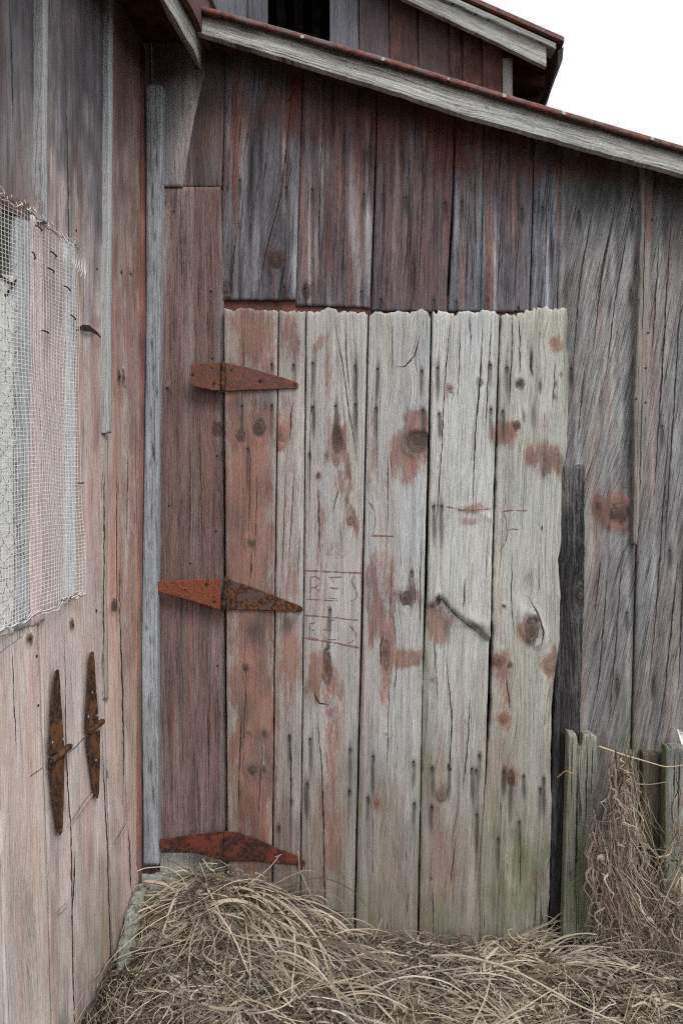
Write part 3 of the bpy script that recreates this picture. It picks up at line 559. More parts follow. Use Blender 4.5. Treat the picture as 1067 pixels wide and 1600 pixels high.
dp = [
 dict(L=[(350, 482), (353, 900), (357, 1460)], R=[(434.5, 484), (429, 900), (424, 1460)], tone=(168, 159, 155), off=.0, rag=(3, 2), bot=None, paint=.22, slant=.0,
      knots=[(377, 682, 6, 7, .75, .2), (406, 668, 7, 11, .95, .5), (393, 849, 4, 5, .8, .3), (385, 1043, 4.5, 5, .9, .3), (395, 1202, 6, 6, .95, .3), (413, 1203, 2.5, 4, .8, 0), (413, 1145, 3, 4, .7, .2), (390, 1144, 3, 3, .4, .2)],
      cracks=[([(382, 530), (377, 640)], 1.4), ([(392, 690), (389, 850)], 1.4), ([(394, 860), (392, 905)], 2.2), ([(378, 1100), (372, 1280)], 1.8), ([(386, 1060), (379, 1180)], 1.3), ([(411, 1150), (403, 1290)], 1.3), ([(403, 730), (398, 880)], 1.2)],
      nails=[(425, 569), (425, 633), (379, 634), (388, 700)]),
 dict(L=[(436.5, 484), (431, 900), (426, 1460)], R=[(477, 486), (474, 900), (467.5, 1460)], tone=(176, 170, 167), off=.003, rag=(4, 2), paint=.10, slant=.02,
      knots=[(440, 680, 4, 9, .4, .7)], cracks=[([(459, 625), (455, 650), (453, 690)], 2.2), ([(447, 740), (441, 900)], 1.3), ([(462, 700), (452, 880)], 1.3), ([(453, 1145), (455, 1200), (455, 1260)], 3), ([(470, 820), (465, 905)], 1.2)],
      nails=[(459, 570), (452, 1149), (436, 1291), (455, 1250)]),
 dict(L=[(479, 484), (475.5, 900), (469, 1480)], R=[(574.5, 486), (565.5, 900), (552, 1480)], tone=(182, 179, 176), off=.001, rag=(3.6, 2), top=[(0, 4), (.2, 0), (.35, -4), (.6, 0), (1, 0)], paint=.03, slant=.0,
      knots=[(527, 688, 7, 16, .75, .4, -.002), (497, 744, 3, 4, .8, .4), (511, 1045, 6, 24, .7, .3, -.002), (547, 815, 4, 5, .2, .5)], relief_fn=scar2,
      cracks=[([(495, 1110), (503, 1200), (506, 1300), (509, 1470)], 2.6), ([(522, 500), (534, 560), (545, 640), (560, 730)], 1.5), ([(540, 490), (541, 560), (548, 620)], 1.3), ([(530, 760), (520, 800)], 1.6), ([(497, 750), (500, 870)], 2.0), ([(556, 520), (558, 700)], 1.3), ([(490, 1080), (498, 1098), (514, 1100)], 2.2), ([(486, 600), (483, 820)], 1.1)],
      nails=[(489, 567), (555, 571), (489, 636), (555, 631), (485, 1154), (547, 1170), (480, 1224), (546, 1235), (516, 952), (484, 709), (525, 634)],
      arch=[(525, 760, .02, .12, .012)],
      carve=[('carved_line', [([(475, 891), (520, 893), (565, 895)], 2.6)]), ('carved_line', [([(478, 936), (528, 938)], 1.3)]), ('carved_line', [([(475, 961), (520, 964), (560, 969)], 2.0)]), ('carved_line', [([(475, 996), (520, 1003), (562, 1012)], 3.0)]),
             ('carved_letter', [([(485, 902), (485, 934)], 1.4), ([(482, 902), (494, 900), (500, 905), (499, 913), (493, 917), (486, 918)], 1.6), ([(492, 918), (498, 923)], 1.1)]),
             ('carved_letter', [([(513, 902), (534, 901)], 1.8), ([(518, 902), (521, 910)], 1.2), ([(514, 918), (529, 919)], 1.8), ([(518, 921), (516, 933)], 1.0), ([(513, 934), (527, 935)], 1.0)]),
             ('carved_letter', [([(553, 899), (549, 907), (552, 914), (557, 921), (558, 930), (555, 936), (548, 939)], 1.9)]),
             ('carved_letter', [([(484, 973), (484, 996)], 1.7), ([(484, 974), (492, 973)], 1.5), ([(484, 984), (491, 984)], 1.5)]),
             ('carved_letter', [([(510, 968), (523, 968)], 1.4), ([(503, 983), (519, 984)], 1.9), ([(509, 998), (526, 999)], 1.9), ([(511, 966), (508, 1000)], 1.0)]),
             ('carved_letter', [([(546, 977), (552, 983), (556, 990), (556, 998), (549, 1003), (543, 1004)], 1.9)])]),
 dict(L=[(576.5, 486), (568, 900), (554.5, 1480)], R=[(673, 488), (663, 900), (651, 1500)], tone=(182, 181, 180), off=.004, rag=(3.6, 2), top=[(0, 6), (.1, 2), (.5, 0), (.75, 0), (.85, -4), (.95, 0), (1, 12)], paint=.04, slant=.0,
      knots=[(633, 935, 8, 9, .8, .6), (603, 1022, 5, 22, .55, .5, -.002), (653, 690, 15, 11, .85, .6, -.001), (590, 1253, 4, 5, .3, .3), (604, 1148, 2, 2, .4, .3)], relief_fn=bigknot, arch=[(640, 560, .022, .06, .03)],
      cracks=[([(655, 525), (648, 555), (632, 573), (620, 573)], 2.2), ([(608, 1060), (604, 1220)], 1.3), ([(622, 1010), (615, 1100)], 1.2), ([(588, 600), (590, 780)], 1.2), ([(612, 500), (614, 590)], 1.2), ([(600, 985), (594, 1010), (596, 1040)], 2), ([(606, 700), (606, 830)], 1.3), ([(611, 870), (612, 950)], 1.2), ([(658, 830), (655, 1000)], 1.4)],
      nails=[(590, 576), (659, 579), (588, 637), (661, 640), (583, 1181), (646, 1190), (575, 1246), (647, 1255), (643, 893)],
      carve=[('carved_letter', [([(577, 784), (584, 796), (586, 810), (585, 825), (582, 835)], 1.5), ([(582, 837), (600, 837), (615, 838)], 2.6)])]),
 dict(L=[(676, 488), (668, 900), (661, 1060), (654, 1500)], R=[(780, 486), (770, 800), (766, 940), (760, 1130), (750, 1500)], tone=(190, 191, 188), off=.0015, rag=(5, 3), paint=.02, slant=.035, relief_fn=scar,
      knots=[(703, 606, 4.5, 5, .5, .5), (683, 937, 3, 6, 1, .1, -.004), (690, 1240, 8, 11, .35, .25), (749, 598, 4, 6, .7, .2), (676, 1062, 4, 4, .4, .2), (726, 1125, 2, 2, .4, .3)],
      cracks=[([(704, 486), (698, 560), (694, 610), (690, 700), (686, 760)], 1.8), ([(755, 490), (750, 590), (742, 680), (738, 800)], 2.4), ([(768, 490), (762, 600), (758, 680)], 1.9), ([(719, 505), (715, 640)], 1.2), ([(733, 490), (736, 540)], 1.4),
              ([(695, 1010), (706, 1120), (700, 1250)], 1.7), ([(735, 1080), (730, 1170), (722, 1240)], 2), ([(690, 700), (680, 840)], 1.3), ([(726, 900), (722, 955)], 1.6), ([(678, 990), (684, 1100)], 1.2), ([(676, 1380), (677, 1480)], 1.5), ([(712, 1310), (702, 1390)], 1.2),
              ([(699, 1193), (706, 1204)], 4), ([(655, 955), (668, 948), (682, 946), (690, 934), (696, 944), (712, 961), (726, 973), (742, 984), (756, 997), (766, 1001)], 1.5)],
      nails=[(684, 574), (766, 570), (686, 646), (767, 639), (675, 1199), (701, 1196), (737, 1201), (744, 1203), (674, 1260), (745, 1272), (749, 1180), (677, 791), (690, 790)],
      carve=[('carved_line', [([(676, 788), (695, 790), (720, 797), (768, 795)], 1.8)])]),
 dict(L=[(783, 488), (774, 800), (770, 940), (767, 1100), (750, 1340), (749, 1505)], R=[(884, 481), (887, 500), (884, 540), (888, 570), (886, 620), (886, 700), (882, 722), (877, 740), (876, 850), (872, 875), (875, 930), (873, 1010), (866, 1060), (861, 1110), (860, 1230), (862, 1250), (858, 1400), (853, 1505)], tone=(184, 184, 176), off=.005, rag=(6, 3), top=[(0, 5), (.3, 2), (.35, -2), (1, 0)], paint=.02, slant=.03, edge_n=2.2, relief_fn=notch,
      knots=[(806, 665, 5, 6, .85, .3), (812, 600, 6, 5, .95, 0, -.003), (830, 984, 9, 17, .85, .4), (779, 1033, 7, 9, .6, .5), (795, 1038, 3, 4, .9, .3), (785, 1123, 7, 5, .4, .5), (787, 947, 3, 3, .8, .3), (838, 965, 3, 6, .9, 0), (797, 1215, 5, 9, .7, .3), (857, 1040, 8, 10, .2, .6)],
      arch=[(850, 530, .02, .05, .02), (830, 980, .03, .06, .02), (850, 1370, .025, .05, .03)],
      cracks=[([(801, 490), (799, 560), (795, 640)], 2), ([(811, 492), (812, 590)], 1.8), ([(830, 548), (829, 572), (832, 590)], 3), ([(790, 1050), (796, 1110)], 1.6), ([(800, 860), (798, 930), (803, 1000)], 1.2), ([(824, 930), (838, 955), (848, 985), (845, 1005), (835, 1012)], 1.8), ([(868, 560), (862, 640)], 1.2), ([(813, 1290), (812, 1400)], 1.5), ([(846, 820), (846, 830)], 2)],
      nails=[(792, 574), (785, 642), (787, 1205), (798, 1214), (818, 1212), (849, 1216), (844, 1232), (811, 1284), (778, 1310)],
      carve=[('carved_letter', [([(785, 799), (800, 797), (822, 798)], 2.2), ([(786, 800), (791, 813), (792, 829), (789, 848), (779, 863)], 2.0), ([(792, 829), (801, 826), (813, 828)], 1.7)])]),
]
dplanks = []
for i, d in enumerate(dp):
    kw = {k: v for k, v in d.items() if k not in ('L', 'R', 'tone', 'off', 'nails')}
    nl = d['nails']
    st = [(x + random.uniform(-1, 1), y + random.uniform(18, 30), 3.6, random.uniform(20, 44), random.uniform(.55, .95), random.uniform(-.05, .03)) for x, y in nl] + [(x, y + 4, 3.4, 9, 1.0) for x, y in nl]
    o, at = plank(door, BACK, d['L'], d['R'], d['tone'], DO + d['off'], thick=.024, Z=Zd, crack=.55, thin=.92, con=.62, sx=2.3, sy=4.2, darks=st, cup=.0012, **kw)
    dplanks.append((o, at))
    for x, y in nl: nail(o, at(x, y), BACK.n)
for z in (0.30, 0.75, 1.62): slab('door_brace', door, -0.36, 0.70, 2.292, 2.2975, z, z + .09, INNER)

# strap hinges
def plate(parent, name, pl, poly, off, thick, mat, label=None, bev=.8):
    """a flat forged plate cut to an outline, with a slightly chamfered, uneven edge"""
    P = np.array(poly, float); n0 = len(P); out = []
    for i in range(n0):
        a, b_ = P[i], P[(i + 1) % n0]; k = max(1, int(np.hypot(*(b_ - a)) / 5))
        for j in range(k):
            t = j / k; q = a + (b_ - a) * t; out.append(q + (0 if j == 0 else 1) * np.random.RandomState(int(q[0] * 7 + q[1])).uniform(-.35, .35, 2))
    P = np.array(out); c = P.mean(0); n = len(P); tg = np.roll(P, -1, 0) - np.roll(P, 1, 0); nn = np.stack([tg[:, 1], -tg[:, 0]], -1); nn /= np.linalg.norm(nn, axis=1)[:, None] + 1e-9
    if ((P - c) * nn).sum() < 0: nn = -nn
    Q = P - nn * bev
    A = pl.at(P[:, 0], P[:, 1], off); B = pl.at(P[:, 0], P[:, 1], off + thick * .6); C = pl.at(Q[:, 0], Q[:, 1], off + thick)
    V = np.concatenate([A, B, C]).tolist(); Fc = []
    for i in range(n):
        j = (i + 1) % n; Fc += [(i, j, n + j, n + i), (n + i, n + j, 2 * n + j, 2 * n + i)]
    Fc.append(tuple(range(2 * n, 3 * n)))
    return mesh_obj(name, V, Fc, mat, parent, label=label)
def barrel(parent, pl, a, b, off, r, mat, knuckles=3):
    A = Vector(pl.at(np.array([a[0]]), np.array([a[1]]), off)[0]); B = Vector(pl.at(np.array([b[0]]), np.array([b[1]]), off)[0])
    o = None; mb = MB(); pts, rr = [], []
    for k in range(knuckles):
        t0, t1 = k / knuckles, (k + 1) / knuckles
        for t, q in ((t0 + .01, .82), (t0 + .03, 1.0), (t1 - .03, 1.0), (t1 - .01, .82)): pts.append(A.lerp(B, t)); rr.append(r * q)
    V, Fc = tube(pts, rr, 10); mb.add(V, Fc)
    d = (B - A).normalized()
    V, Fc = tube([A - d * r * .5, A + d * r * .2], r * .7, 8); mb.add(V, Fc); V, Fc = tube([B - d * r * .2, B + d * r * .6], r * .6, 8); mb.add(V, Fc)
    return mb.build('hinge_barrel', mat, parent, True)
def screw(parent, pl, x, y, off, r, mat, name='screw'):
    p = pl.at(np.array([x]), np.array([y]), off)[0]; return nail(parent, p, pl.n, r, mat, name)
def hinge(owner, pl, parts, bar, screws, off, label, matb, rbar=.0075, th=.0035):
    c = pl.at(np.array([bar[0][0]]), np.array([bar[0][1]]), off)[0]
    h = link(bpy.data.objects.new('strap_hinge', None)); attach(h, owner); h.location = Vector(h.location) + Vector(c); h['label'] = label; h.empty_display_size = .05
    for poly, m in parts: plate(h, 'hinge_leaf', pl, poly, off, th, m)
    barrel(h, pl, bar[0], bar[1], off + th * .5 + .002, rbar, matb)
    for x, y, r, m in screws: screw(h, pl, x, y, off + th, r, m)
    return h
HO = DO + .0075
hinge(door, BACK, [([(299, 569), (345, 566), (345, 611), (332, 610), (298, 602)], RUST_RED), ([(352, 567), (380, 572), (420, 583), (462, 596), (467, 600), (466, 606), (460, 607), (400, 609), (353, 611)], RUST_RED)],
      ((348.5, 566), (348, 611)), [(302, 585, .0045, RUST_DEEP), (333, 574, .004, RUST_ORANGE), (335, 599, .005, RUST_DEEP), (362, 578, .004, RUST_BROWN), (362, 604, .004, RUST_ORANGE), (407, 595, .0055, CREV), (461, 601, .0055, RUST_DEEP)], HO, 'red painted topmost hinge with blunt left leaf', RUST_BROWN)
hinge(door, BACK, [([(247, 909), (300, 906), (345, 904), (345, 953), (300, 939), (247, 924)], RUST_ORANGE), ([(356, 904), (400, 919), (440, 935), (470, 947), (472, 956), (440, 955), (400, 953), (354, 953)], RUST_PIT)],
      ((354, 903), (349, 953)), [(324, 913, .0065, RUST_BROWN), (336, 940, .0055, RUST_BROWN), (409, 940, .006, RUST_BROWN), (469, 952, .0095, NAIL), (290, 921, .003, RUST_BROWN)], HO, 'orange middle hinge with pitted right strap', RUST_BROWN)
hinge(door, BACK, [([(250, 1311), (300, 1304), (345, 1299), (352, 1299), (352, 1345), (345, 1343), (300, 1332), (250, 1325)], RUST_DEEP), ([(353, 1299), (372, 1300), (400, 1310), (440, 1328), (470, 1338), (472, 1352), (440, 1350), (400, 1345), (353, 1345)], RUST_DEEP)],
      ((352, 1300), (351, 1345)), [(296, 1319, .006, NAIL), (341, 1334, .004, NAIL), (328, 1310, .004, NAIL), (342, 1307, .004, RUST_ORANGE), (390, 1320, .004, NAIL), (471, 1349, .014, RUST_DEEP), (430, 1335, .004, NAIL)], HO, 'dark red lowest hinge ending in a round bolt head', RUST_DEEP, .004)

# ================================================================== BOARDS STANDING BESIDE THE DOOR
b1 = thing('charred_board', 'narrow blackened upright board between the door edge and the grey wall', 'board', (0.74, 2.27, 0))
plank(b1, BACK, [(874, 724), (874, 900), (868, 1060), (862, 1240), (858, 1460)], [(914, 727), (913, 900), (906, 1145), (893, 1460)], (58, 56, 57), .030, con=3.6, thick=.03, Z=None, name='board_face', crack=2.2, rag=(3, 0), wav=3.2, edge_n=1.6, darks=[(880, 1250, 22, 200, .6), (895, 930, 12, 60, .3), (885, 1050, 14, 100, .3)],
      paints=[(890, 930, 10, 16, .3)], tones=[(890, 760, 18, 60, .6, (108, 106, 104)), (905, 1000, 8, 200, .3, (96, 94, 94))], knots=[(906, 931, 6, 8, .6, .1)])
b2 = thing('short_stake', 'short split grey stake with green algae beside the blackened board', 'stake', (0.78, 2.2, 0), 'short grey stakes')
plank(b2, BACK, [(888, 1144), (884, 1300), (878, 1470)], [(933, 1146), (929, 1300), (921, 1470)], (146, 146, 134), .075, con=1.1, thick=.03, Z=None, name='stake_body', crack=2.4, rag=(3, 0), wav=3, top=[(0, 0), (.28, 2), (.33, 22), (.46, 24), (.5, 2), (.8, 0), (1, 8)], cracks=[([(903, 1170), (900, 1300), (897, 1420)], 3.4), ([(918, 1150), (914, 1300)], 2), ([(926, 1150), (922, 1260)], 1.6), ([(893, 1150), (892, 1260)], 1.5)],
      greens=[(905, 1380, 16, 60, .9), (890, 1400, 10, 60, .4), (920, 1370, 10, 60, .6), (885, 1250, 8, 100, .3)], darks=[(890, 1365, 4, 6, .7), (905, 1160, 4, 24, .7)])
b3 = thing('short_stake', 'short grey stake at the right edge, greenish left side, half hidden by dry weeds', 'stake', (1.1, 2.2, 0), 'short grey stakes')
plank(b3, BACK, [(1040, 1166), (1038, 1300), (1034, 1470)], [(1082, 1168), (1078, 1300), (1070, 1470)], (150, 150, 142), .075, con=1.1, thick=.03, Z=None, name='stake_body', crack=2, rag=(4, 0), wav=3, cracks=[([(1054, 1170), (1052, 1260)], 2), ([(1062, 1170), (1058, 1320)], 2)], greens=[(1040, 1260, 5, 140, .8), (1050, 1400, 20, 60, .4)])
b4 = thing('low_board', 'low brown board set against the foot of the wall between the two grey stakes', 'board', (0.95, 2.25, 0))
plank(b4, BACK, [(1004, 1175), (1000, 1470)], [(1036, 1178), (1032, 1470)], (104, 96, 84), .03, thick=.02, Z=None, name='board_face', crack=1, darks=[(1030, 1300, 8, 150, .5)], greens=[(1005, 1300, 20, 100, .25)])
# pale torn corner of sheeting at the right edge
mb = MB(); P = [BACK.at(np.array([x]), np.array([y]), o_)[0] for x, y, o_ in ((1057, 1139, .10), (1066, 1144, .11), (1090, 1150, .12), (1090, 1200, .10), (1074, 1178, .12), (1064, 1162, .115))]
Q = [p + np.array([0, .003, 0]) for p in P]
mb.add(P + Q, [tuple(range(6))[::-1], tuple(range(6, 12))] + [(i, (i + 1) % 6, 6 + (i + 1) % 6, 6 + i) for i in range(6)])
o = mb.build('sheet_scrap', SHEET); o['label'] = 'small white torn scrap of sheeting above the right stake'; o['category'] = 'scrap'

# ================================================================== SIDE WALL (left)
Zl = dict(
 paint=[(205, 60, 40, 120, .55), (215, 400, 14, 420, .7), (195, 560, 24, 240, .65), (205, 900, 18, 320, .65), (90, 1250, 20, 300, .3), (150, 900, 16, 200, .45), (130, 1500, 40, 160, .35), (30, 1250, 20, 200, .3), (100, 130, 4, 100, .35), (140, 560, 26, 90, .55), (145, 660, 20, 80, .45), (130, 420, 20, 60, .3), (60, 300, 8, 120, .4), (85, 340, 20, 30, .3),
        (20, 290, 40, 60, .22), (150, 800, 12, 80, .25), (85, 1060, 16, 90, .4), (98, 1000, 6, 60, .5), (25, 1150, 12, 140, .35), (35, 1420, 30, 120, .5), (115, 1380, 20, 80, .45), (100, 1500, 20, 80, .3), (200, 1150, 12, 120, .35), (190, 870, 5, 90, .6), (150, 500, 20, 14, .8), (150, 535, 22, 16, .8), (214, 1300, 8, 60, .3), (148, 40, 10, 60, .3), (5, 60, 30, 80, .25)],
 dark=[(120, 150, 45, 150, .50), (130, 60, 40, 60, .45), (90, 100, 10, 100, .35), (190, 200, 18, 130, .5), (20, 90, 40, 110, .50), (30, 50, 30, 60, .4), (70, 20, 20, 60, .3), (110, 270, 40, 50, .25), (185, 300, 12, 120, .45), (215, 30, 30, 60, .3), (190, 430, 10, 90, .25), (137, 520, 15, 7, .75, .25), (132, 515, 12, 5, .8),
       (150, 1250, 6, 60, .2), (115, 1350, 5, 30, .3), (46, 1420, 6, 40, .35), (187, 905, 3, 16, .6), (177, 948, 4, 5, .7), (151, 954, 2, 4, .8), (112, 976, 2.5, 5, .8), (45, 998, 4, 5, .7), (186, 588, 2, 5, .8), (192, 590, 2, 4, .7), (190, 425, 2.5, 5, .8), (205, 427, 3, 5, .7), (56, 337, 2.5, 5, .7)],
 green=[(170, 1430, 14, 80, .3), (150, 1480, 30, 60, .25), (45, 1430, 10, 50, .3)],
 tone=[(25, 170, 16, 60, .8, (146, 146, 148)), (86, 640, 26, 330, .95, (230, 210, 205)), (60, 900, 200, 300, .0, (0, 0, 0)), (110, 1180, 150, 400, 1.0, (214, 200, 194)), (130, 740, 60, 300, .9, (214, 198, 192)), (120, 450, 50, 120, .35, (160, 146, 142)), (60, 1450, 90, 120, .35, (178, 162, 150)), (30, 1550, 60, 60, .4, (168, 164, 160)), (160, 1450, 30, 100, .4, (160, 150, 136)),
       (205, 760, 20, 380, .8, (194, 170, 162)), (200, 1200, 24, 260, .8, (188, 170, 160)), (20, 280, 40, 60, .4, (150, 138, 136)), (100, 60, 12, 50, .2, (140, 130, 130))])
streaks(Zl, 90, (-20, 940, 215, 1580), (2, 7), (40, 160), (.2, .55), [(226, 220, 212), (210, 176, 162), (196, 158, 146), (170, 158, 148), (216, 212, 210)], 7)
streaks(Zl, 50, (100, 420, 222, 960), (2, 6), (40, 150), (.25, .55), [(222, 214, 208), (204, 158, 142), (178, 130, 118), (186, 178, 176)], 8)
streaks(Zl, 60, (-10, -40, 165, 340), (2, 7), (30, 120), (.2, .55), [(150, 148, 152), (66, 62, 68), (84, 80, 88), (132, 108, 104)], 9)
lw = thing('side_wall', 'red and grey board wall on the left running towards the viewer', 'wall', (-0.68, 1.9, 0))
SL = (126, 119, 120)
def lplank(L, R, tone, off=0.0, **k):
    a = dict(Z=Zl, sx=1.7, sy=5, crack=.35, thin=.6, wav=.7, con=.5, thick=.022); a.update(k)
    return plank(lw, LEFT, L, R, tone, off, **a)
lplank([(-620, -900), (-620, 2300)], [(-330, -560), (-320, 2050)], SL, 0, sx=12, sy=30)
lplank([(-328, -560), (-318, 2050)], [(-150, -380), (-142, 1900)], SL, 0, sx=8, sy=20)
lplank([(-148, -380), (-140, 1900)], [(-52, -260), (-46, 1800)], SL, 0, sx=5, sy=12)
# boards above the window
o, at = lplank([(-51, -260), (-46, 335)], [(66, -160), (66, 335)], (110, 106, 110), 0, cracks=[([(18, 40), (20, 200)], 1.2)])
o, at = lplank([(67, -160), (67, 340), (62, 960), (70, 1180), (77, 1380), (87, 1800)], [(169, -60), (166, 300), (165, 680), (163, 1000), (170, 1300), (182, 1700)], (108, 104, 108), .002, cracks=[([(100, 60), (106, 250), (108, 480), (104, 900)], 1.6), ([(101, 965), (103, 1180), (110, 1290), (120, 1780)], 1.8), ([(118, 1330), (113, 1420)], 2), ([(117, 517), (128, 511), (140, 513), (150, 519), (158, 527)], 9), ([(158, 1100), (161, 1200), (168, 1330), (180, 1720)], 1.6)], knots=[(112, 976, 3, 4, .6, .2)],
               arch=[(140, 560, .05, .1, .03)])
for x, y in [(119, 360), (151, 954), (112, 976), (152, 420)]: nail(o, at(x, y), LEFT.n)
o, at = lplank([(170, -60), (167, 300), (166, 680), (164, 1000), (172, 1300), (184, 1600)], [(226, 30), (226, 500), (221, 900), (218, 1200), (219, 1560)], (130, 108, 106), .001, thin=.8, knots=[(178, 946, 4, 4, .7, .3), (186, 588, 2, 4, .7, 0), (193, 589, 2, 4, .7, 0)],
               cracks=[([(188, 880), (186, 920), (190, 1040), (194, 1180), (192, 1260)], 2.2), ([(200, 700), (198, 860)], 1.2), ([(183, 720), (182, 1000)], 1.1), ([(200, 1290), (206, 1400)], 2)])
for x, y in [(190, 425), (205, 428), (186, 588), (196, 604)]: nail(o, at(x, y), LEFT.n, .0035)
o, at = lplank([(222, 70), (222, 500), (217, 1000), (216, 1350)], [(228, 74), (229, 500), (223, 1000), (223, 1380)], (110, 60, 52), .006, paint=.9, thin=1, name='corner_bead')
# lower boards, left door leaf of the side wall
o, at = lplank([(-46, 972), (-42, 1100), (-30, 1800)], [(-1, 985), (2, 1330), (14, 1800)], (186, 176, 168), .0, cracks=[])
o, at = lplank([(0, 984), (3, 1330), (15, 1800)], [(59, 968), (69, 1180), (76, 1380), (86, 1800)], (214, 208, 200), .003, cracks=[([(18, 1000), (26, 1180)], 1.2)], arch=[(35, 1430, .05, .12, .05)], knots=[(47, 998, 4, 4, .6, .4)])
for x, y in [(45, 998), (57, 1025), (60, 1102)]: nail(o, at(x, y), LEFT.n)
def chip(pts): return None
# battens: thick strips over the joints
o, at = lplank([(68, -170), (68, 346)], [(77, -165), (76, 350)], (168, 170, 172), .022, name='batten', thin=.9, Z=None, paints=[(69, 160, 2, 100, .3), (69, 320, 4, 60, .4)], crack=.8)
o, at = lplank([(172, -60), (170, 300), (168, 676)], [(180, -55), (177, 300), (176, 677)], (178, 180, 180), .020, name='batten', Z=None, darks=[(176, 60, 4, 60, .3)], crack=.8)
o, at = lplank([(163, 680), (161, 900), (163, 1092)], [(171, 682), (169, 900), (171, 1093)], (178, 172, 164), .008, name='batten', Z=None, cracks=[([(163, 690), (162, 1085)], 1.6)])
# window behind the wire
win = thing('window', 'sheeted window opening behind wire at the left edge, dark weathered frame', 'window', tuple(LEFT.at(np.array([10.]), np.array([700.]), 0)[0]))
Wk = dict(Z=None, sx=2, sy=6, crack=1.3, thick=.03)
plank(win, LEFT, [(25, 318), (25, 985)], [(49, 330), (49, 978)], (184, 188, 194), .008, name='window_frame', tones=[(37, 500, 8, 60, .5, (200, 202, 200)), (40, 760, 8, 120, .5, (206, 208, 206))], darks=[(37, 600, 14, 160, .3), (34, 860, 10, 100, .3)], **Wk)
plank(win, LEFT, [(49, 335), (49, 980)], [(68, 340), (72, 968)], (232, 212, 208), .006, name='window_frame', paints=[(52, 700, 3, 260, .5), (60, 420, 14, 60, .3)], **Wk)
plank(win, LEFT, [(104, 372), (104, 940)], [(120, 384), (122, 930)], (214, 216, 218), .010, name='window_frame', **Wk)
plank(win, LEFT, [(-160, 235), (-160, 262)], [(49, 318), (49, 345)], (110, 92, 86), .012, name='window_frame', paint=.4, **Wk)
plank(win, LEFT, [(-160, 1085), (-160, 1130)], [(49, 965), (49, 985)], (206, 198, 190), .004, name='window_frame', **Wk)
V, Fc = box8([tuple(LEFT.at(np.array([x]), np.array([y]), o_)[0]) for o_ in (.002, -.006) for x, y in ((-160, 1120), (26, 980), (26, 432), (-160, 400))]); mesh_obj('window_sheet', V, Fc, SHEET, win, label='white sheeting filling the lower part')
V, Fc = box8([tuple(LEFT.at(np.array([x]), np.array([y]), o_)[0]) for o_ in (-.004, -.010) for x, y in ((-160, 410), (26, 440), (26, 330), (-160, 245))])
mesh_obj('window_pane', V, Fc, plain('grimy_pane', (0.16, 0.15, 0.10), (0.34, 0.33, 0.24), 30, .5, c3=(0.06, 0.055, 0.045)), win, label='grimy upper pane')
# dark crack over the pane edge
mb = MB(); pts = [tuple(LEFT.at(np.array([x]), np.array([y]), .005)[0]) for x, y in ((-30, 415), (0, 430), (14, 440), (22, 444), (30, 424), (38, 400))]; V, Fc = tube(pts, .003, 5); mb.add(V, Fc)
pts = [tuple(LEFT.at(np.array([x]), np.array([y]), .005)[0]) for x, y in ((10, 462), (20, 447))]; V, Fc = tube(pts, .003, 5); mb.add(V, Fc); mb.build('torn_edge', CREV, win)

# two strap hinges hung on the side wall, upright
h1 = [([(86, 1050), (89, 1046), (93, 1046), (94, 1060), (98, 1120), (101, 1172), (77, 1182), (76, 1170), (80, 1105)], RUST_BROWN), ([(76, 1186), (102, 1172), (101, 1220), (100, 1260), (98, 1300), (94, 1306), (90, 1298), (83, 1255)], RUST_BROWN)]
hinge(lw, LEFT, h1, ((80, 1190), (110, 1166)), [(90, 1060, .003, NAIL), (82, 1160, .0035, GALV), (99, 1155, .0035, GALV), (95, 1297, .004, RUST_ORANGE)], .012, 'brown upright hinge nearer the viewer', RUST_BROWN, .008)
h2 = [([(140, 1023), (143, 1018), (147, 1018), (149, 1040), (152, 1090), (156, 1136), (135, 1148), (134, 1130), (137, 1080)], RUST_BROWN), ([(135, 1152), (157, 1140), (157, 1190), (156, 1230), (154, 1247), (151, 1248), (146, 1235), (141, 1195)], RUST_BROWN)]
hinge(lw, LEFT, h2, ((139, 1144), (161, 1127)), [(144, 1026, .003, RUST_ORANGE), (144, 1082, .003, GALV), (138, 1120, .0035, GALV), (152, 1118, .0035, GALV), (150, 1188, .0035, GALV)], .012, 'brown upright hinge farther from the viewer', RUST_BROWN, .008)
# split splinters on the side wall
for poly in ([(107, 1294), (122, 1276), (145, 1244), (146, 1239), (136, 1249), (112, 1286)], [(180, 1320), (186, 1310), (196, 1290), (201, 1285), (196, 1296), (186, 1314)], [(90, 1428), (98, 1418), (107, 1410), (106, 1416), (96, 1426)]):
    plate(lw, 'splinter', LEFT, poly, .008, .004, plain('pale_splinter', (.45, .38, .33), (.62, .54, .48), 90), bev=.5)
# the lines where the hatch was sawn
cutm = MB()
for pts in ([(108, 1176), (120, 1166), (132, 1152)], [(48, 1213), (56, 1207), (68, 1199)]):
    V, Fc = tube([tuple(LEFT.at(np.array([x]), np.array([y]), .0035)[0]) for x, y in pts], .0008, 4); cutm.add(V, Fc)
cutm.build('saw_cut', CREV, lw)

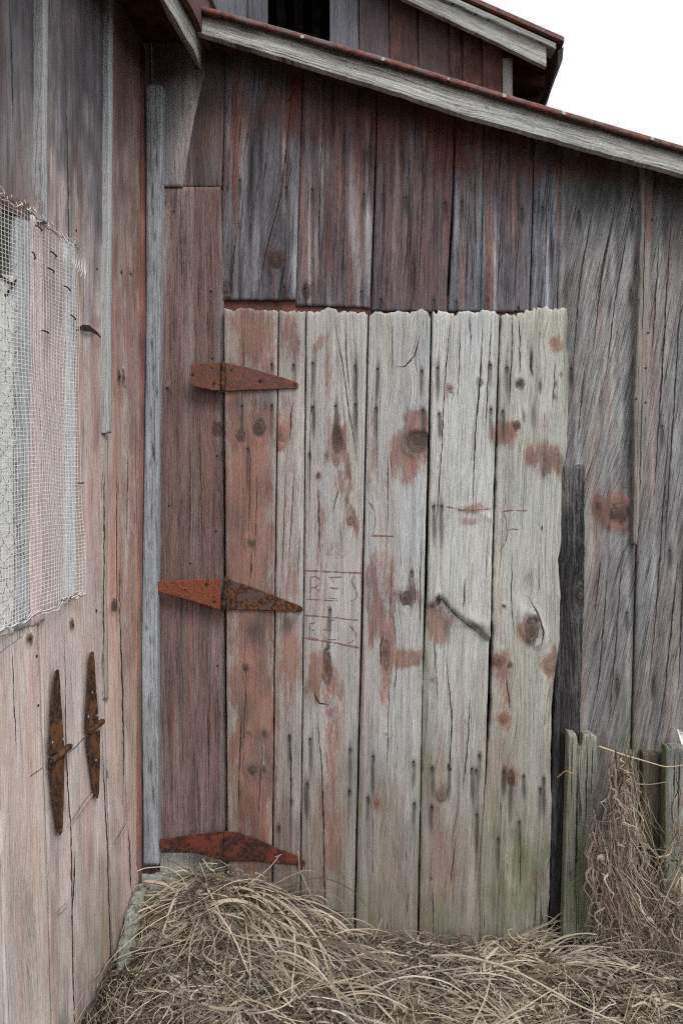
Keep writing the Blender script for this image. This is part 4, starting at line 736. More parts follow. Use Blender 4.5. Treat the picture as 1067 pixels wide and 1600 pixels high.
# hardware cloth: wires along the wall and up it, rippled
mesh_t = thing('wire_mesh', 'sagging pale square wire mesh nailed over the window on the left', 'wire mesh', tuple(LEFT.at(np.array([60.]), np.array([965.]), .02)[0]))
def lw_uv(px, py):
    P = LEFT.at(np.array(px, float), np.array(py, float), .02); return P[..., 1], P[..., 2]
ty, tz = lw_uv([-200, -60, 0, 25, 50, 75, 95, 112, 121], [215, 268, 302, 322, 338, 352, 372, 385, 400])
by, bz = lw_uv([-200, -60, 0, 30, 60, 80, 95, 120, 128], [1090, 1005, 985, 972, 962, 955, 942, 929, 924])
ry, rz = lw_uv([121, 117, 120, 122, 124, 129, 131, 129, 126], [398, 430, 520, 600, 740, 800, 860, 900, 928])
Ymin, Ymax = ty[0], 1.85
def mesh_pt(Y, z):
    off = .016 + .006 * math.sin(Y * 34 + z * 3) + .005 * math.sin(z * 7 + Y * 11) + .010 * max(0, (Y - 1.70) / .12) * (0.6 + 0.4 * math.sin(z * 5 + 1))
    dY = .0045 * math.sin(z * 9 + Y * 5) + .003 * math.sin(z * 21); dz = .004 * math.sin(Y * 23 + z * 2)
    off = max(off, .012)
    p = np.array([LX - LK * (D - (Y + dY)), Y + dY, z + dz]) + LEFT.n * off
    return tuple(p)
def ramp_interp(x, xs, ys):
    o = np.argsort(xs); return float(np.interp(x, np.array(xs)[o], np.array(ys)[o]))
mb = MB(); Yv = Ymin
rnd = random.Random(5)
while Yv < 1.835:
    zt = ramp_interp(Yv, ty, tz) + rnd.uniform(-.004, .012); zb = ramp_interp(Yv, by, bz) - rnd.uniform(0, .006)
    zs = []; z = zb; n = int((zt - zb) / .035)
    if Yv > ramp_interp((zt + zb) / 2, rz, ry) + .01: break
    pts = [mesh_pt(Yv, zb + (zt - zb) * i / n) for i in range(n + 1)]
    e = pts[-1]; pts += [(e[0] + .008, e[1] - .004, e[2] + .006), (e[0] + .014, e[1] - .010 + rnd.uniform(-.01, .01), e[2] - .004)]
    V, Fc = tube(pts, .00058, 4); mb.add(V, Fc, 0); Yv += .0118
z = float(bz.min())
while z < float(tz.max()):
    Yr = ramp_interp(z, rz, ry) if rz.min() <= z <= rz.max() else (ramp_interp(z, tz, ty) if z > rz.max() else ramp_interp(z, bz, by))
    Yl = Ymin
    if Yr - Yl > .03:
        n = int((Yr - Yl) / .02); pts = [mesh_pt(Yl + (Yr - Yl) * i / n, z) for i in range(n + 1)]
        V, Fc = tube(pts, .00058, 4); mb.add(V, Fc, 0)
    z += .0088
g1 = mb.build('wire_grid', WIRE, mesh_t); g1['kind'] = 'stuff'
# ragged rusty wire along the top and bottom, curled corner
mb = MB()
for (ys_, zs_) in ((ty, tz), (by, bz)):
    for k in range(3):
        pts = []
        for i in range(46):
            t = i / 45; Y = ys_[0] + (ys_[-1] - ys_[0]) * t; q = mesh_pt(Y, ramp_interp(Y, ys_, zs_) + rnd.uniform(-.006, .008)); pts.append((q[0] + rnd.uniform(0, .008), q[1], q[2]))
        V, Fc = tube(pts, .0010, 4); mb.add(V, Fc, k % 2)
for k in range(9):     # curled corner
    Yc, zc = lw_uv([104], [388]); pts = []
    for i in range(12):
        a = i / 11 * (2.2 + rnd.uniform(-.3, .3)); rr = .020 + k * .004
        q = mesh_pt(float(Yc[0]) + rr * math.sin(a) * 1.3 - .02, float(zc[0]) + rr * math.cos(a) - .02 - k * .001); pts.append((q[0] + .006 + .002 * k, q[1], q[2]))
    V, Fc = tube(pts, .0008, 4); mb.add(V, Fc, 0)
mb.build('frayed_edge', [WIRE, WIRE_RUST], mesh_t)['kind'] = 'stuff'
for (x, y, a) in ((84, 395, .4), (82, 420, .2), (100, 448, .3), (108, 494, .5), (75, 519, .1), (52, 402, 1.2), (125, 753, 0), (62, 357, .2)):
    Yc, zc = lw_uv([x], [y]); q = np.array(mesh_pt(float(Yc[0]), float(zc[0]))) + LEFT.n * .004
    pts = [tuple(q + LEFT.a * t * math.cos(a) + np.array([0, 0, 1]) * t * -math.sin(a) * .5 + LEFT.n * (.004 if abs(t) < .01 else 0)) for t in (-.014, -.008, 0, .008, .014)]
    V, Fc = tube(pts, .0018, 5); mesh_obj('bent_nail', V, Fc, RUST_BROWN, mesh_t)
# chicken wire behind it
ck = thing('chicken_wire', 'rusty hexagonal chicken wire stretched over the white window sheet', 'chicken wire', tuple(LEFT.at(np.array([5.]), np.array([700.]), 0)[0]))
mb = MB(); hy, hz = .036, .030; Y0 = 1.18; z0_ = ramp_interp(1.5, by, bz) - .02
def ckp(Y, z):
    j = lambda a, b: (_h(np.int64(round(a * 1000)), np.int64(round(b * 1000)), 5) - .5) * .018
    return tuple(np.array([LX - LK * (D - Y), Y + j(Y, z), z + j(z, Y)]) + LEFT.n * .008)
for r in range(36):
    for c in range(12):
        Y = Y0 + c * hy + (hy / 2 if r % 2 else 0); z = z0_ + r * hz * .75
        if Y > 1.52 or z > ramp_interp(Y, ty, tz) - .03: continue
        a = ckp(Y, z); b_ = ckp(Y + hy / 2, z + hz * .25); c_ = ckp(Y + hy / 2, z + hz * .75); d_ = ckp(Y - hy / 2, z + hz * .25)
        for s_ in ((a, b_), (a, d_), (b_, ckp(Y + hy / 2, z + hz * .75))): V, Fc = tube(s_, .00055, 4); mb.add(V, Fc)
g2 = mb.build('hex_wire', WIRE_DARK, ck); g2['kind'] = 'stuff'

# ================================================================== ROOFS
def beam(name, parent, A, B, up, depth, h, t, tone, split=1, **k):
    """a sawn board from A to B: face height h, thickness t going along depth"""
    pass
# lean-to verge board: in its own plane 12 cm in front of the wall
RF = back(2.17)
roof = thing('lean_to_roof', 'sloping lean-to roof edge of grey verge board under rusty sheet metal, above the door', 'roof', (0.3, 2.2, 2.6))
def frag(y0, x): return y0
vt = [(-6, 0), (305, 16), (450, 56), (600, 99), (790, 157), (930, 198), (1067, 238), (1300, 306), (1520, 370)]
vbm = [(305, 48), (450, 92), (600, 137), (730, 180), (850, 213), (960, 243), (1067, 272), (1300, 338), (1520, 402)]
def hboard(parent, pl, T, B, tone, off, thick, name='verge_board', seg=4.0, darks=(), paints=(), tones=(), cut=None, label=None, nz=5, slantk=0):
    """a lying board: grain runs along it; T and B are its top and bottom edge lines"""
    SEED[0] += 1; sd = SEED[0]
    T = np.array(T, float); B = np.array(B, float); x0 = max(T[0, 0], B[0, 0]); x1 = min(T[-1, 0], B[-1, 0]); nx = int((x1 - x0) / seg) + 1
    xs = np.linspace(x0, x1, nx); ns = 9; S, X = np.meshgrid(np.linspace(0, 1, ns), xs, indexing='ij')
    yt = np.interp(X, T[:, 0], T[:, 1]); yb = np.interp(X, B[:, 0], B[:, 1]); yb = yb + (fbm(X / 18, X * 0, sd) - .5) * 2.2
    Y = yt + S * (yb - yt); X2 = X.copy()
    if cut: X2 = X2 + cut * np.exp(-(X - x0) / 8.0) * (fbm(S * 6, S * 0, sd + 2) - .5) * 2
    R = (fbm(X / 90, S * 2, sd) - .5) * .004 - .002 * np.exp(-(np.minimum(S, 1 - S) * 30 / 1.6) ** 2)
    P = pl.at(X2, Y, off) + R[..., None] * pl.n
    g = (S * 0.07 + (fbm(X / 120, S, sd + 1) - .5) * .02); v = X / 480.0
    nV = ns * nx; idx = np.arange(nV).reshape(ns, nx); q = np.stack([idx[:-1, :-1], idx[1:, :-1], idx[1:, 1:], idx[:-1, 1:]], -1).reshape(-1, 4)
    ring = np.concatenate([idx[0, :], idx[1:, -1], idx[-1, -2::-1], idx[-2:0:-1, 0]]); Pf = P.reshape(-1, 3); nr = len(ring)
    bk = Pf[ring] - pl.n * thick; bi = nV + np.arange(nr); side = np.stack([ring, bi, np.roll(bi, -1), np.roll(ring, -1)], -1)
    faces = q.tolist() + side.tolist() + [bi.tolist()]
    tn = np.empty((nV, 4)); tn[:, 3] = 1; tn[:, :3] = lin(tone)
    for (x, y, rx, ry, a, c) in tones:
        kk = blobs([(x, y, rx, ry, a)], X.ravel(), Y.ravel(), sd)[:, None]; tn[:, :3] = tn[:, :3] * (1 - kk) + lin(c) * kk
    pm = np.clip(blobs(paints, X, Y, sd), 0, 1).ravel(); dm = np.clip(blobs(darks, X, Y, sd), 0, 1).ravel()
    mk = np.stack([pm, dm, pm * 0, pm * 0 + 1], -1); mo = np.stack([pm * 0 + .8, pm * 0, pm * 0 + 1, pm * 0 + 1], -1)
    gr = np.stack([g.ravel(), v.ravel(), np.full(nV, sd * 3.7)], -1); ex = lambda a: np.concatenate([a, a[ring]])
    return mesh_obj(name, np.concatenate([Pf, bk]).tolist(), faces, [WOOD], parent, None, False, {'grain': ('FLOAT_VECTOR', ex(gr)), 'tone': ('FLOAT_COLOR', ex(tn)), 'masks': ('FLOAT_COLOR', ex(mk)), 'masks_more': ('FLOAT_COLOR', ex(mo))}, label)
hboard(roof, RF, vt[1:], vbm, (178, 177, 172), 0, .025, cut=3, darks=[(558, 92, 6, 4, .7), (345, 28, 4, 3, .6), (760, 168, 4, 3, .7), (700, 160, 5, 4, .4), (900, 215, 40, 5, .35), (640, 112, 60, 6, .25)], tones=[(400, 60, 60, 16, .4, (180, 180, 172)), (950, 220, 120, 18, .4, (178, 178, 172))], paints=[(620, 102, 300, 4, .3)])
# sheet metal: front lip over the board and sheet running back to the barn
mb = MB(); xs = np.linspace(299, 1520, 260)
top = np.interp(xs, [v[0] for v in vt], [v[1] for v in vt]); wig = (fbm(xs / 26, xs * 0, 61) - .5) * 5.5
A = RF.at(xs, top - 9 + (xs - 299) * .001, .012); Bp = RF.at(xs, top + 1 + wig * .5, .016); Cc = RF.at(xs, top - 1 + wig * .5, .030)
A2 = RF.at(xs, top - 10, .004)
back_pts = A2.copy(); back_pts[:, 1] = 4.125; back_pts[:, 2] += .02
n = len(xs); V = np.concatenate([A, Bp, A2, back_pts, A2 - [0, 0, .004], back_pts - [0, 0, .004]]).tolist(); Fc = []
for i in range(n - 1):
    Fc += [(i, n + i, n + i + 1, i + 1), (i, i + 1, 2 * n + i + 1, 2 * n + i), (2 * n + i, 2 * n + i + 1, 3 * n + i + 1, 3 * n + i), (n + i, 4 * n + i, 4 * n + i + 1, n + i + 1), (4 * n + i, 5 * n + i, 5 * n + i + 1, 4 * n + i + 1)]
mb.add(V, Fc); mb.build('roof_sheet', TIN, roof, True)
for x, y in ((472, 58), (598, 93), (787, 150), (880, 177), (1018, 217), (1180, 264), (700, 124)):
    p = RF.at(np.array([x]), np.array([y]), .018)[0]; nail(roof, p, (0, -1, .3), .0065 if x != 700 else .004, GALV, 'roofing_nail')
# rafter-board soffit behind the verge, dark red
sof_t = [(300, 40), (600, 120), (1067, 250), (1520, 385)]; sof = RF.at(np.array([a[0] for a in sof_t]), np.array([a[1] for a in sof_t]), -.03); s2 = sof.copy(); s2[:, 1] = 2.60
V = np.concatenate([sof, s2, sof + [0, 0, .02], s2 + [0, 0, .02]]).tolist(); Fc = []
for i in range(3): Fc += [(i, i + 1, 5 + i, 4 + i), (8 + i, 12 + i, 13 + i, 9 + i), (i, 8 + i, 9 + i, i + 1)]
mesh_obj('soffit', V, Fc, plain('red_brown_soffit', (.055, .024, .02), (.12, .05, .04), 30), roof)

# left building's eave over the side wall
eave = thing('side_eave', 'dark red soffit and broken grey eave board above the corner on the left', 'eave', (-0.5, 2.2, 2.8))
dv = np.array([LK, 1, 0.])
def pt(px, py, Y): return back(Y).at(np.array([px]), np.array([py]), 0)[0]
ia = pt(240, 73, 2.299); ob = pt(318, 66, 2.299)           # soffit's far edge: at the wall, and outside
dA = np.array(dv)
def sweep(name, parent, prof, Y0, Y1, mat, n=24, wob=0.0, label=None):
    """profile (points at Y=2.30) swept along the building's length"""
    prof = np.array(prof); V = []; k = len(prof)
    for i in range(n + 1):
        Y = Y0 + (Y1 - Y0) * i / n
        for j, p in enumerate(prof):
            q = p + dv * (Y - 2.30); q = q + np.array([1, 0, 1]) * ((vn(i * .9, j * 3.1 + 2, 9) - .5) * wob); V.append(tuple(q))
    Fc = [(i * k + j, i * k + (j + 1) % k, (i + 1) * k + (j + 1) % k, (i + 1) * k + j) for i in range(n) for j in range(k)]
    Fc += [tuple(range(k)), tuple(n * k + j for j in range(k))[::-1]]
    return mesh_obj(name, V, Fc, mat, parent, label=label)
SOFM = plain('red_soffit_board', (.050, .020, .016), (.13, .050, .036), 25)
GREYW = None
ix, iz = ia[0], ia[2]
sof_prof = [(ix - .02, 2.3, iz + .0), (ix + .085, 2.3, iz + .004), (ix + .085, 2.3, iz + .018), (ix - .02, 2.3, iz + .014)]
sweep('soffit_board', eave, sof_prof, -.6, 2.28, SOFM)
sweep('soffit_board', eave, [(ix + .087, 2.3, iz - .003), (ix + .155, 2.3, iz - .001), (ix + .155, 2.3, iz + .014), (ix + .087, 2.3, iz + .012)], -.6, 2.28, SOFM)
# wooden eave boards with real grain: long planks whose face follows the eave
EAV = Plane((ix + .165, 2.3, 0), (1, -LK, 0), (LK, 1, 0))
def sweep_wood(name, parent, prof, Y0, Y1, tone, n=60, wob=.003, dark=0.0, paint=0.0):
    SEED[0] += 1; sd = SEED[0]; prof = np.array(prof); k = len(prof); V = []; G = []
    cum = np.r_[0, np.cumsum(np.linalg.norm(np.diff(prof, axis=0), axis=1))]
    for i in range(n + 1):
        Y = Y0 + (Y1 - Y0) * i / n
        for j, p in enumerate(prof):
            q = p + dv * (Y - 2.30) + np.array([1, 0, 1]) * ((vn(i * .6, j * 3.1 + 2, sd) - .5) * wob * 2); V.append(tuple(q)); G.append((cum[j], Y, sd * 3.7))
    Fc = [(i * k + j, i * k + (j + 1) % k, (i + 1) * k + (j + 1) % k, (i + 1) * k + j) for i in range(n) for j in range(k)] + [tuple(range(k)), tuple(n * k + j for j in range(k))[::-1]]
    m_ = len(V); tn = np.ones((m_, 4)); tn[:, :3] = lin(tone); mk = np.tile([paint, dark, 0, 1.], (m_, 1)); mo = np.tile([1., 0, 1, 1], (m_, 1))
    return mesh_obj(name, V, Fc, [WOOD], parent, None, False, {'grain': ('FLOAT_VECTOR', np.array(G)), 'tone': ('FLOAT_COLOR', tn), 'masks': ('FLOAT_COLOR', mk), 'masks_more': ('FLOAT_COLOR', mo)})
sweep_wood('eave_board', eave, [(ix + .120, 2.3, iz - .03), (ix + .146, 2.3, iz - .075), (ix + .152, 2.3, iz + .03), (ix + .126, 2.3, iz + .03)], -.6, 2.18, (130, 126, 124))
sweep_wood('eave_board', eave, [(ix + .150, 2.3, iz - .085), (ix + .168, 2.3, iz - .095), (ix + .172, 2.3, iz + .075), (ix + .155, 2.3, iz + .075)], -.6, 2.245, (168, 166, 160), wob=.005)
sweep_wood('eave_board', eave, [(ix + .176, 2.3, iz - .030), (ix + .192, 2.3, iz - .030), (ix + .196, 2.3, iz + .10), (ix + .180, 2.3, iz + .10)], -.6, 2.27, (104, 78, 72), wob=.004, paint=.2)
sweep('roof_sheet', eave, [(ix + .205, 2.3, iz + .10), (ix + .205, 2.3, iz + .108), (ix - .5, 2.3, iz + .40), (ix - .5, 2.3, iz + .39)], -.6, 2.32, TIN)

# the barn behind, above the lean-to
barn = thing('barn', 'tall red-brown barn gable rising behind the lean-to roof, with a dark opening and grey verge', 'barn', (0.6, 4.5, 3.0))
BW = back(4.13)
def bplank(x0, x1, y0, y1, tone, off=0, **k):
    a = dict(Z=None, sx=4, sy=7, crack=1.0, paint=.25, thick=.03); a.update(k)
    rf = lambda x: (x - 719) * .453 + 12
    y0l, y0r = max(y0, rf(x0)), max(y0, rf(x1))
    return plank(barn, BW, [(x0, y0l), (x0, y1)], [(x1, y0r), (x1, y1)], tone, off, **{q: w for q, w in a.items() if q != 'dy'})
bplank(250, 330, -300, 330, (96, 90, 92)); bplank(331, 386, -300, 330, (104, 104, 110), paint=.05); bplank(387, 418, -300, 330, (92, 92, 100), .005, paint=.05)
# opening x 418..515 above y 66
bplank(419, 468, 67, 330, (80, 60, 58)); bplank(469, 514, 67, 330, (80, 60, 58)); bplank(419, 514, -300, -25, (80, 70, 68))
bplank(515, 560, -300, 330, (104, 104, 110), .004, paint=.08, crack=1.6)
for x0, x1, of, tn_, pt_ in ((561, 608, 0, (92, 84, 88), .25), (609, 653, .004, (84, 68, 68), .4), (654, 702, 0, (86, 74, 76), .35), (703, 722, .003, (76, 60, 60), .4), (723, 753, 0, (70, 52, 50), .5), (754, 786, .003, (76, 54, 52), .5)):
    bplank(x0, x1, -200, 330, tn_, of, paint=pt_)
bplank(786, 801, 90, 330, (150, 148, 142), .012, name='corner_post', paint=0, thick=.05)
for y in range(0, 6): slab('inner_rafter', barn, -.62 + y * .11, -.57 + y * .11, 4.55, 4.60, 3.4, 4.5, plain('inner_batten', (.03, .026, .022), (.07, .06, .05), 20))
slab('dark_opening_panel', barn, -1.2, .12, 4.62, 4.64, 2.9, 4.55, INNER)  # near-black panel added close behind the opening to keep it dark
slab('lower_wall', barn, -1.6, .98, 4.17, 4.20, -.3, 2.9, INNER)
# gable verge: board at Y=4.0
BV = back(4.0)
hboard(barn, BV, [(560, -62), (704, 0), (862, 69)], [(560, -40), (637, 0), (745, 51), (853, 104)], (158, 158, 152), 0, .03, 'verge_board', tones=[(800, 60, 60, 20, .3, (176, 176, 170))])
hboard(barn, BV, [(600, -55), (719, 0), (878, 72)], [(600, -44), (704, 3), (868, 76)], (150, 152, 148), .02, .09, 'roof_edge_board')
eaveP = Plane(tuple(pt(866, 78, 4.0)), (1, -LK, 0), (LK, 1, 0))
def swb(name, c4, Y0, Y1, tone, **k):
    o = sweep_wood(name, barn, [np.array(p) + dv * (2.30 - 4.0) for p in c4], Y0, Y1, tone, n=10, **k); return o
q0 = pt(866, 79, 4.0); q1 = pt(880, 73, 4.0)
swb('eave_fascia', [(q0[0] + .02, 4, q0[2] - .09), (q1[0] - .005, 4, q1[2] - .07), (q1[0], 4, q1[2]), (q0[0] + .02, 4, q0[2])], 4.0, 4.66, (66, 58, 56), paint=.3)
# soffit between verge and gable wall (underside of roof boards), and roof slab
def rp(px, py, Y): return pt(px, py, 4.0) + dv * (Y - 4.0)
S = [rp(600, -50, 4.02), rp(868, 70, 4.02), rp(868, 70, 4.64), rp(600, -50, 4.64)]; V, Fc = box8([tuple(s) for s in S] + [tuple(s + np.array([0, 0, .02])) for s in S]); mesh_obj('soffit', V, Fc, SOFM, barn)
for Y in (4.30, 4.55):
    S = [rp(600, -50, Y), rp(866, 69, Y), rp(866, 69, Y + .05), rp(600, -50, Y + .05)]; V, Fc = box8([tuple(s - np.array([0, 0, .075])) for s in S] + [tuple(s - np.array([0, 0, .003])) for s in S]); mesh_obj('rafter', V, Fc, SOFM, barn)
S = [rp(300, -185, 4.0), rp(881, 71, 4.0), rp(881, 71, 6.3), rp(300, -185, 6.3)]; V, Fc = box8([tuple(s + np.array([0, 0, .022])) for s in S] + [tuple(s + np.array([0, 0, .045])) for s in S]); mesh_obj('roof_sheet', V, Fc, TIN, barn)
sd0, sd1 = pt(800, 100, 4.13), None
slab('side_boarding', barn, sd0[0] - .03, sd0[0] - .005, 4.17, 6.3, -.3, sd0[2] + .05, INNER)

# ================================================================== FOOTING STONES IN THE CORNER
def rock(name, parts, label, cat, mat=STONE, seed=1, sub=4):
    import bmesh
    o0 = None; mb_v, mb_f = [], []
    for (c, r, ry) in parts:
        bm = bmesh.new(); bmesh.ops.create_icosphere(bm, subdivisions=sub, radius=1.0)
        base = len(mb_v)
        for v in bm.verts:
            p = np.array(v.co); p = np.sign(p) * np.abs(p) ** .72
            k = 1 + (fbm(p[0] * 1.7 + seed, p[1] * 1.7 + p[2] * 1.3, seed) - .5) * .6 + (fbm(p[0] * 6 + seed, p[1] * 5 + p[2] * 6, seed + 4) - .5) * .22
            q = p * k * np.array(r); a = ry; q = np.array([q[0] * math.cos(a) + q[2] * math.sin(a), q[1], -q[0] * math.sin(a) + q[2] * math.cos(a)]); mb_v.append(tuple(q + np.array(c)))
        bm.verts.ensure_lookup_table(); mb_f += [tuple(base + v.index for v in f.verts) for f in bm.faces]; bm.free()
    o = mesh_obj(name, mb_v, mb_f, mat, None, smooth=True); o['label'] = label; o['category'] = cat; return o
c = pt(250, 1385, 2.17); rock('footing_stone', [((c[0], 2.17, c[2]), (.062, .04, .034), .12), ((c[0] - .03, 2.17, c[2] - .03), (.04, .04, .035), .1)], 'pale lichen-grey footing stone in the corner under the grey strip', 'stone', seed=3)
c1 = LEFT.at(np.array([196.]), np.array([1455.]), .02)[0]; c2 = LEFT.at(np.array([214.]), np.array([1405.]), .015)[0]
rock('footing_stone', [((c1[0] + .006, c1[1] + .03 * k, c1[2] - .045 + .022 * k), (.022, .05, .040), .3 * (k % 2)) for k in range(-1, 4)], 'long pale crumbling footing stone along the foot of the side wall', 'stone', seed=8)
c = pt(220, 1378, 2.2); rock('mortar_lump', [((c[0], 2.2, c[2]), (.010, .012, .028), .1)], 'small upright lump of mortar on the corner stone', 'mortar', seed=6, sub=3)
c = pt(219, 1428, 2.12); rock('brick_fragment', [((c[0], 2.12, c[2]), (.014, .03, .035), .2)], 'orange brick fragment wedged beside the pale footing stone', 'brick', BRICKM, 5, 3)

# ================================================================== DRY GRASS
class Blades:
    def __init__(s): s.V = []; s.F = []; s.C = []; s.n = 0
    def add(s, P, w, nrm, col):
        """P (B,K,3) centre lines, w (B,K) half widths, nrm (B,K,3) width directions, col (B,3)"""
        B, K = P.shape[:2]; A = P - nrm * w[..., None]; C = P + nrm * w[..., None]
        V = np.stack([A, C], 2).reshape(-1, 3); i = np.arange(B)[:, None] * (2 * K) + np.arange(K - 1)[None, :] * 2 + s.n
        F_ = np.stack([i, i + 1, i + 3, i + 2], -1).reshape(-1, 4); s.V.append(V); s.F.append(F_); s.C.append(np.repeat(col, 2 * K, 0)); s.n += len(V)
    def build(s, name, parent=None):
        V = np.concatenate(s.V); Fq = np.concatenate(s.F); C = np.concatenate(s.C); C = np.concatenate([C, np.ones((len(C), 1))], 1)
        me = bpy.data.meshes.new(name); me.vertices.add(len(V)); me.vertices.foreach_set('co', V.astype(np.float32).ravel())
        me.loops.add(Fq.size); me.loops.foreach_set('vertex_index', Fq.astype(np.int32).ravel()); me.polygons.add(len(Fq)); me.polygons.foreach_set('loop_start', np.arange(0, Fq.size, 4, dtype=np.int32))
        me.polygons.foreach_set('use_smooth', np.ones(len(Fq), bool)); me.materials.append(STRAW); a = me.attributes.new('blade', 'FLOAT_COLOR', 'POINT'); a.data.foreach_set('color', C.astype(np.float32).ravel())
        me.update(calc_edges=True); me.validate(); o = link(bpy.data.objects.new(name, me)); attach(o, parent); return o
R = np.random.RandomState(11)
STR = np.array([lin(c) for c in ((208, 197, 176), (188, 176, 154), (154, 142, 124), (218, 209, 191), (124, 112, 98), (158, 144, 124), (98, 89, 80), (182, 168, 147), (84, 74, 64))])
def curve_blades(root, dirs, length, lift, droop, K=8, curl=.35, width=.0016, cols=None, lim=True, smooth_r=None):
    B = len(root); P = np.zeros((B, K, 3)); P[:, 0] = root; d = dirs / (np.linalg.norm(dirs, axis=1, keepdims=True) + 1e-9)
    d = np.concatenate([d[:, :2], lift[:, None]], 1); d /= np.linalg.norm(d, axis=1, keepdims=True)
    turn = R.normal(0, curl, B); st = length / (K - 1)
    for k in range(1, K):
        a = turn + R.normal(0, curl * .5, B); c_, s_ = np.cos(a * .5), np.sin(a * .5)
        d = np.stack([d[:, 0] * c_ - d[:, 1] * s_, d[:, 0] * s_ + d[:, 1] * c_, d[:, 2] - droop / K + R.normal(0, curl * .22, B)], 1); d /= np.linalg.norm(d, axis=1, keepdims=True)
        P[:, k] = P[:, k - 1] + d * st[:, None]
        if lim:
            g_ = gz(P[:, k, 0], P[:, k, 1]) + .006 + R.uniform(0, .03, B); low = P[:, k, 2] < g_; P[low, k, 2] = g_[low]; d[low, 2] = np.abs(d[low, 2]) * .3
            P[:, k, 1] = np.minimum(P[:, k, 1], 2.235); P[:, k, 0] = np.maximum(P[:, k, 0], LX - LK * (D - P[:, k, 1]) + .015)
    T = np.gradient(P, axis=1); side = np.cross(T, R.normal(0, 1, (B, 1, 3)) * .55 + np.array([0, -.6, .5])); side /= np.linalg.norm(side, axis=2, keepdims=True) + 1e-9
    w = width * np.exp(R.normal(-.05, .5, B))[:, None] * np.linspace(1, .25, K)[None, :] ** .6
    return P, w, side
grass = Blades()
def colr(n, dk=0.0, sp=.2):
    c = STR[R.randint(0, len(STR), n)] * (1 - dk) * np.exp(R.normal(0, sp, (n, 1))); return c * np.minimum(1, .56 / c.max(1, keepdims=True))
def scatter(n, x0=-.75, x1=1.9, y0=1.25, y1=2.24):
    X = R.uniform(x0, x1, n); Y = R.uniform(y0, y1, n); ok = X > LX - LK * (D - Y) + .03; return X[ok], Y[ok]
# matted litter
X, Y = scatter(24000); n = len(X); ang = R.uniform(0, math.tau, n)
dirs = np.stack([np.cos(ang), np.sin(ang)], 1); root = np.stack([X, Y, gz(X, Y) + R.uniform(0, .03, n)], 1)
grass.add(*curve_blades(root, dirs, R.uniform(.03, .12, n), R.uniform(-.1, .6, n), R.uniform(0, .8, n), 6, .6, .0010), colr(n, .38, .35))
# tufts of combed straw: each tuft has its own lie, spilling from the mound by the hinge and from the foot of the wall
X0, Y0 = scatter(330); m = len(X0); th0 = np.arctan2(Y0 - 2.45, X0 + .36); rt0 = R.normal(-.55, .35, m); w0_ = np.clip((X0 - .05) / .5, 0, 1)
th0 = th0 * (1 - w0_) + rt0 * w0_ + R.normal(0, .55, m); th0 = np.where(R.uniform(0, 1, m) < .12, R.uniform(0, math.tau, m), th0)
per = R.randint(6, 26, m); ti = np.repeat(np.arange(m), per); n = len(ti)
X = X0[ti] + R.normal(0, .030, n); Y = np.minimum(Y0[ti] + R.normal(0, .022, n), 2.225); th = th0[ti] + R.normal(0, .20, n)
lt_ = R.uniform(.05, .8, m)[ti] + R.normal(0, .1, n); dr = R.uniform(.4, 2.2, m)[ti]; ln = R.uniform(.10, .34, m)[ti] * R.uniform(.6, 1.2, n)
tc_ = colr(m, .05, .25)[ti] * np.exp(R.normal(0, .18, (n, 1)))
root = np.stack([X, Y, gz(X, Y) + R.uniform(.0, .04, n)], 1)
grass.add(*curve_blades(root, np.stack([np.cos(th), np.sin(th)], 1), ln, lt_, dr, 10, .22, .0017), tc_ * np.minimum(1, .56 / tc_.max(1, keepdims=True)))
# kinked short bits lying on top
X, Y = scatter(3800); n = len(X); ang = R.uniform(0, math.tau, n); root = np.stack([X, Y, gz(X, Y) + R.uniform(.015, .055, n)], 1)
grass.add(*curve_blades(root, np.stack([np.cos(ang), np.sin(ang)], 1), R.uniform(.04, .13, n), R.uniform(-.1, .8, n), R.uniform(0, 2.5, n), 8, .7, .0013), colr(n, .0, .3))
# flat brown leaf scraps
X, Y = scatter(2600); n = len(X); ang = R.uniform(0, math.tau, n); root = np.stack([X, Y, gz(X, Y) + R.uniform(.01, .045, n)], 1)
grass.add(*curve_blades(root, np.stack([np.cos(ang), np.sin(ang)], 1), R.uniform(.015, .07, n), R.uniform(-.3, .5, n), R.uniform(0, 2, n), 5, .9, .0034), colr(n, .25, .35))
# top mop on the mound: arching pale stems
n = 230; X = R.normal(-.34, .12, n); Y = R.uniform(2.02, 2.22, n); ok = X > -.56; X, Y = X[ok], Y[ok]; n = len(X)
ang = R.uniform(-math.pi * 1.02, .05, n); dirs = np.stack([np.cos(ang), np.sin(ang) * .8], 1); root = np.stack([X, Y, gz(X, Y) + .02], 1)
grass.add(*curve_blades(root, dirs, R.uniform(.16, .46, n), R.uniform(.2, 1.0, n), R.uniform(1.4, 3.2, n), 14, .16, .0021), colr(n, -.15, .15))
n = 420; X = R.uniform(-.35, 1.0, n); Y = R.uniform(1.75, 2.22, n)
dirs = np.stack([R.normal(.8, .5, n), R.normal(-.45, .4, n)], 1); root = np.stack([X, Y, gz(X, Y) + .02], 1)
grass.add(*curve_blades(root, dirs, R.uniform(.15, .42, n), R.uniform(.1, .7, n), R.uniform(.8, 2.4, n), 14, .18, .0021), colr(n, -.15, .15))
g = grass.build('dry_grass'); g['kind'] = 'stuff'
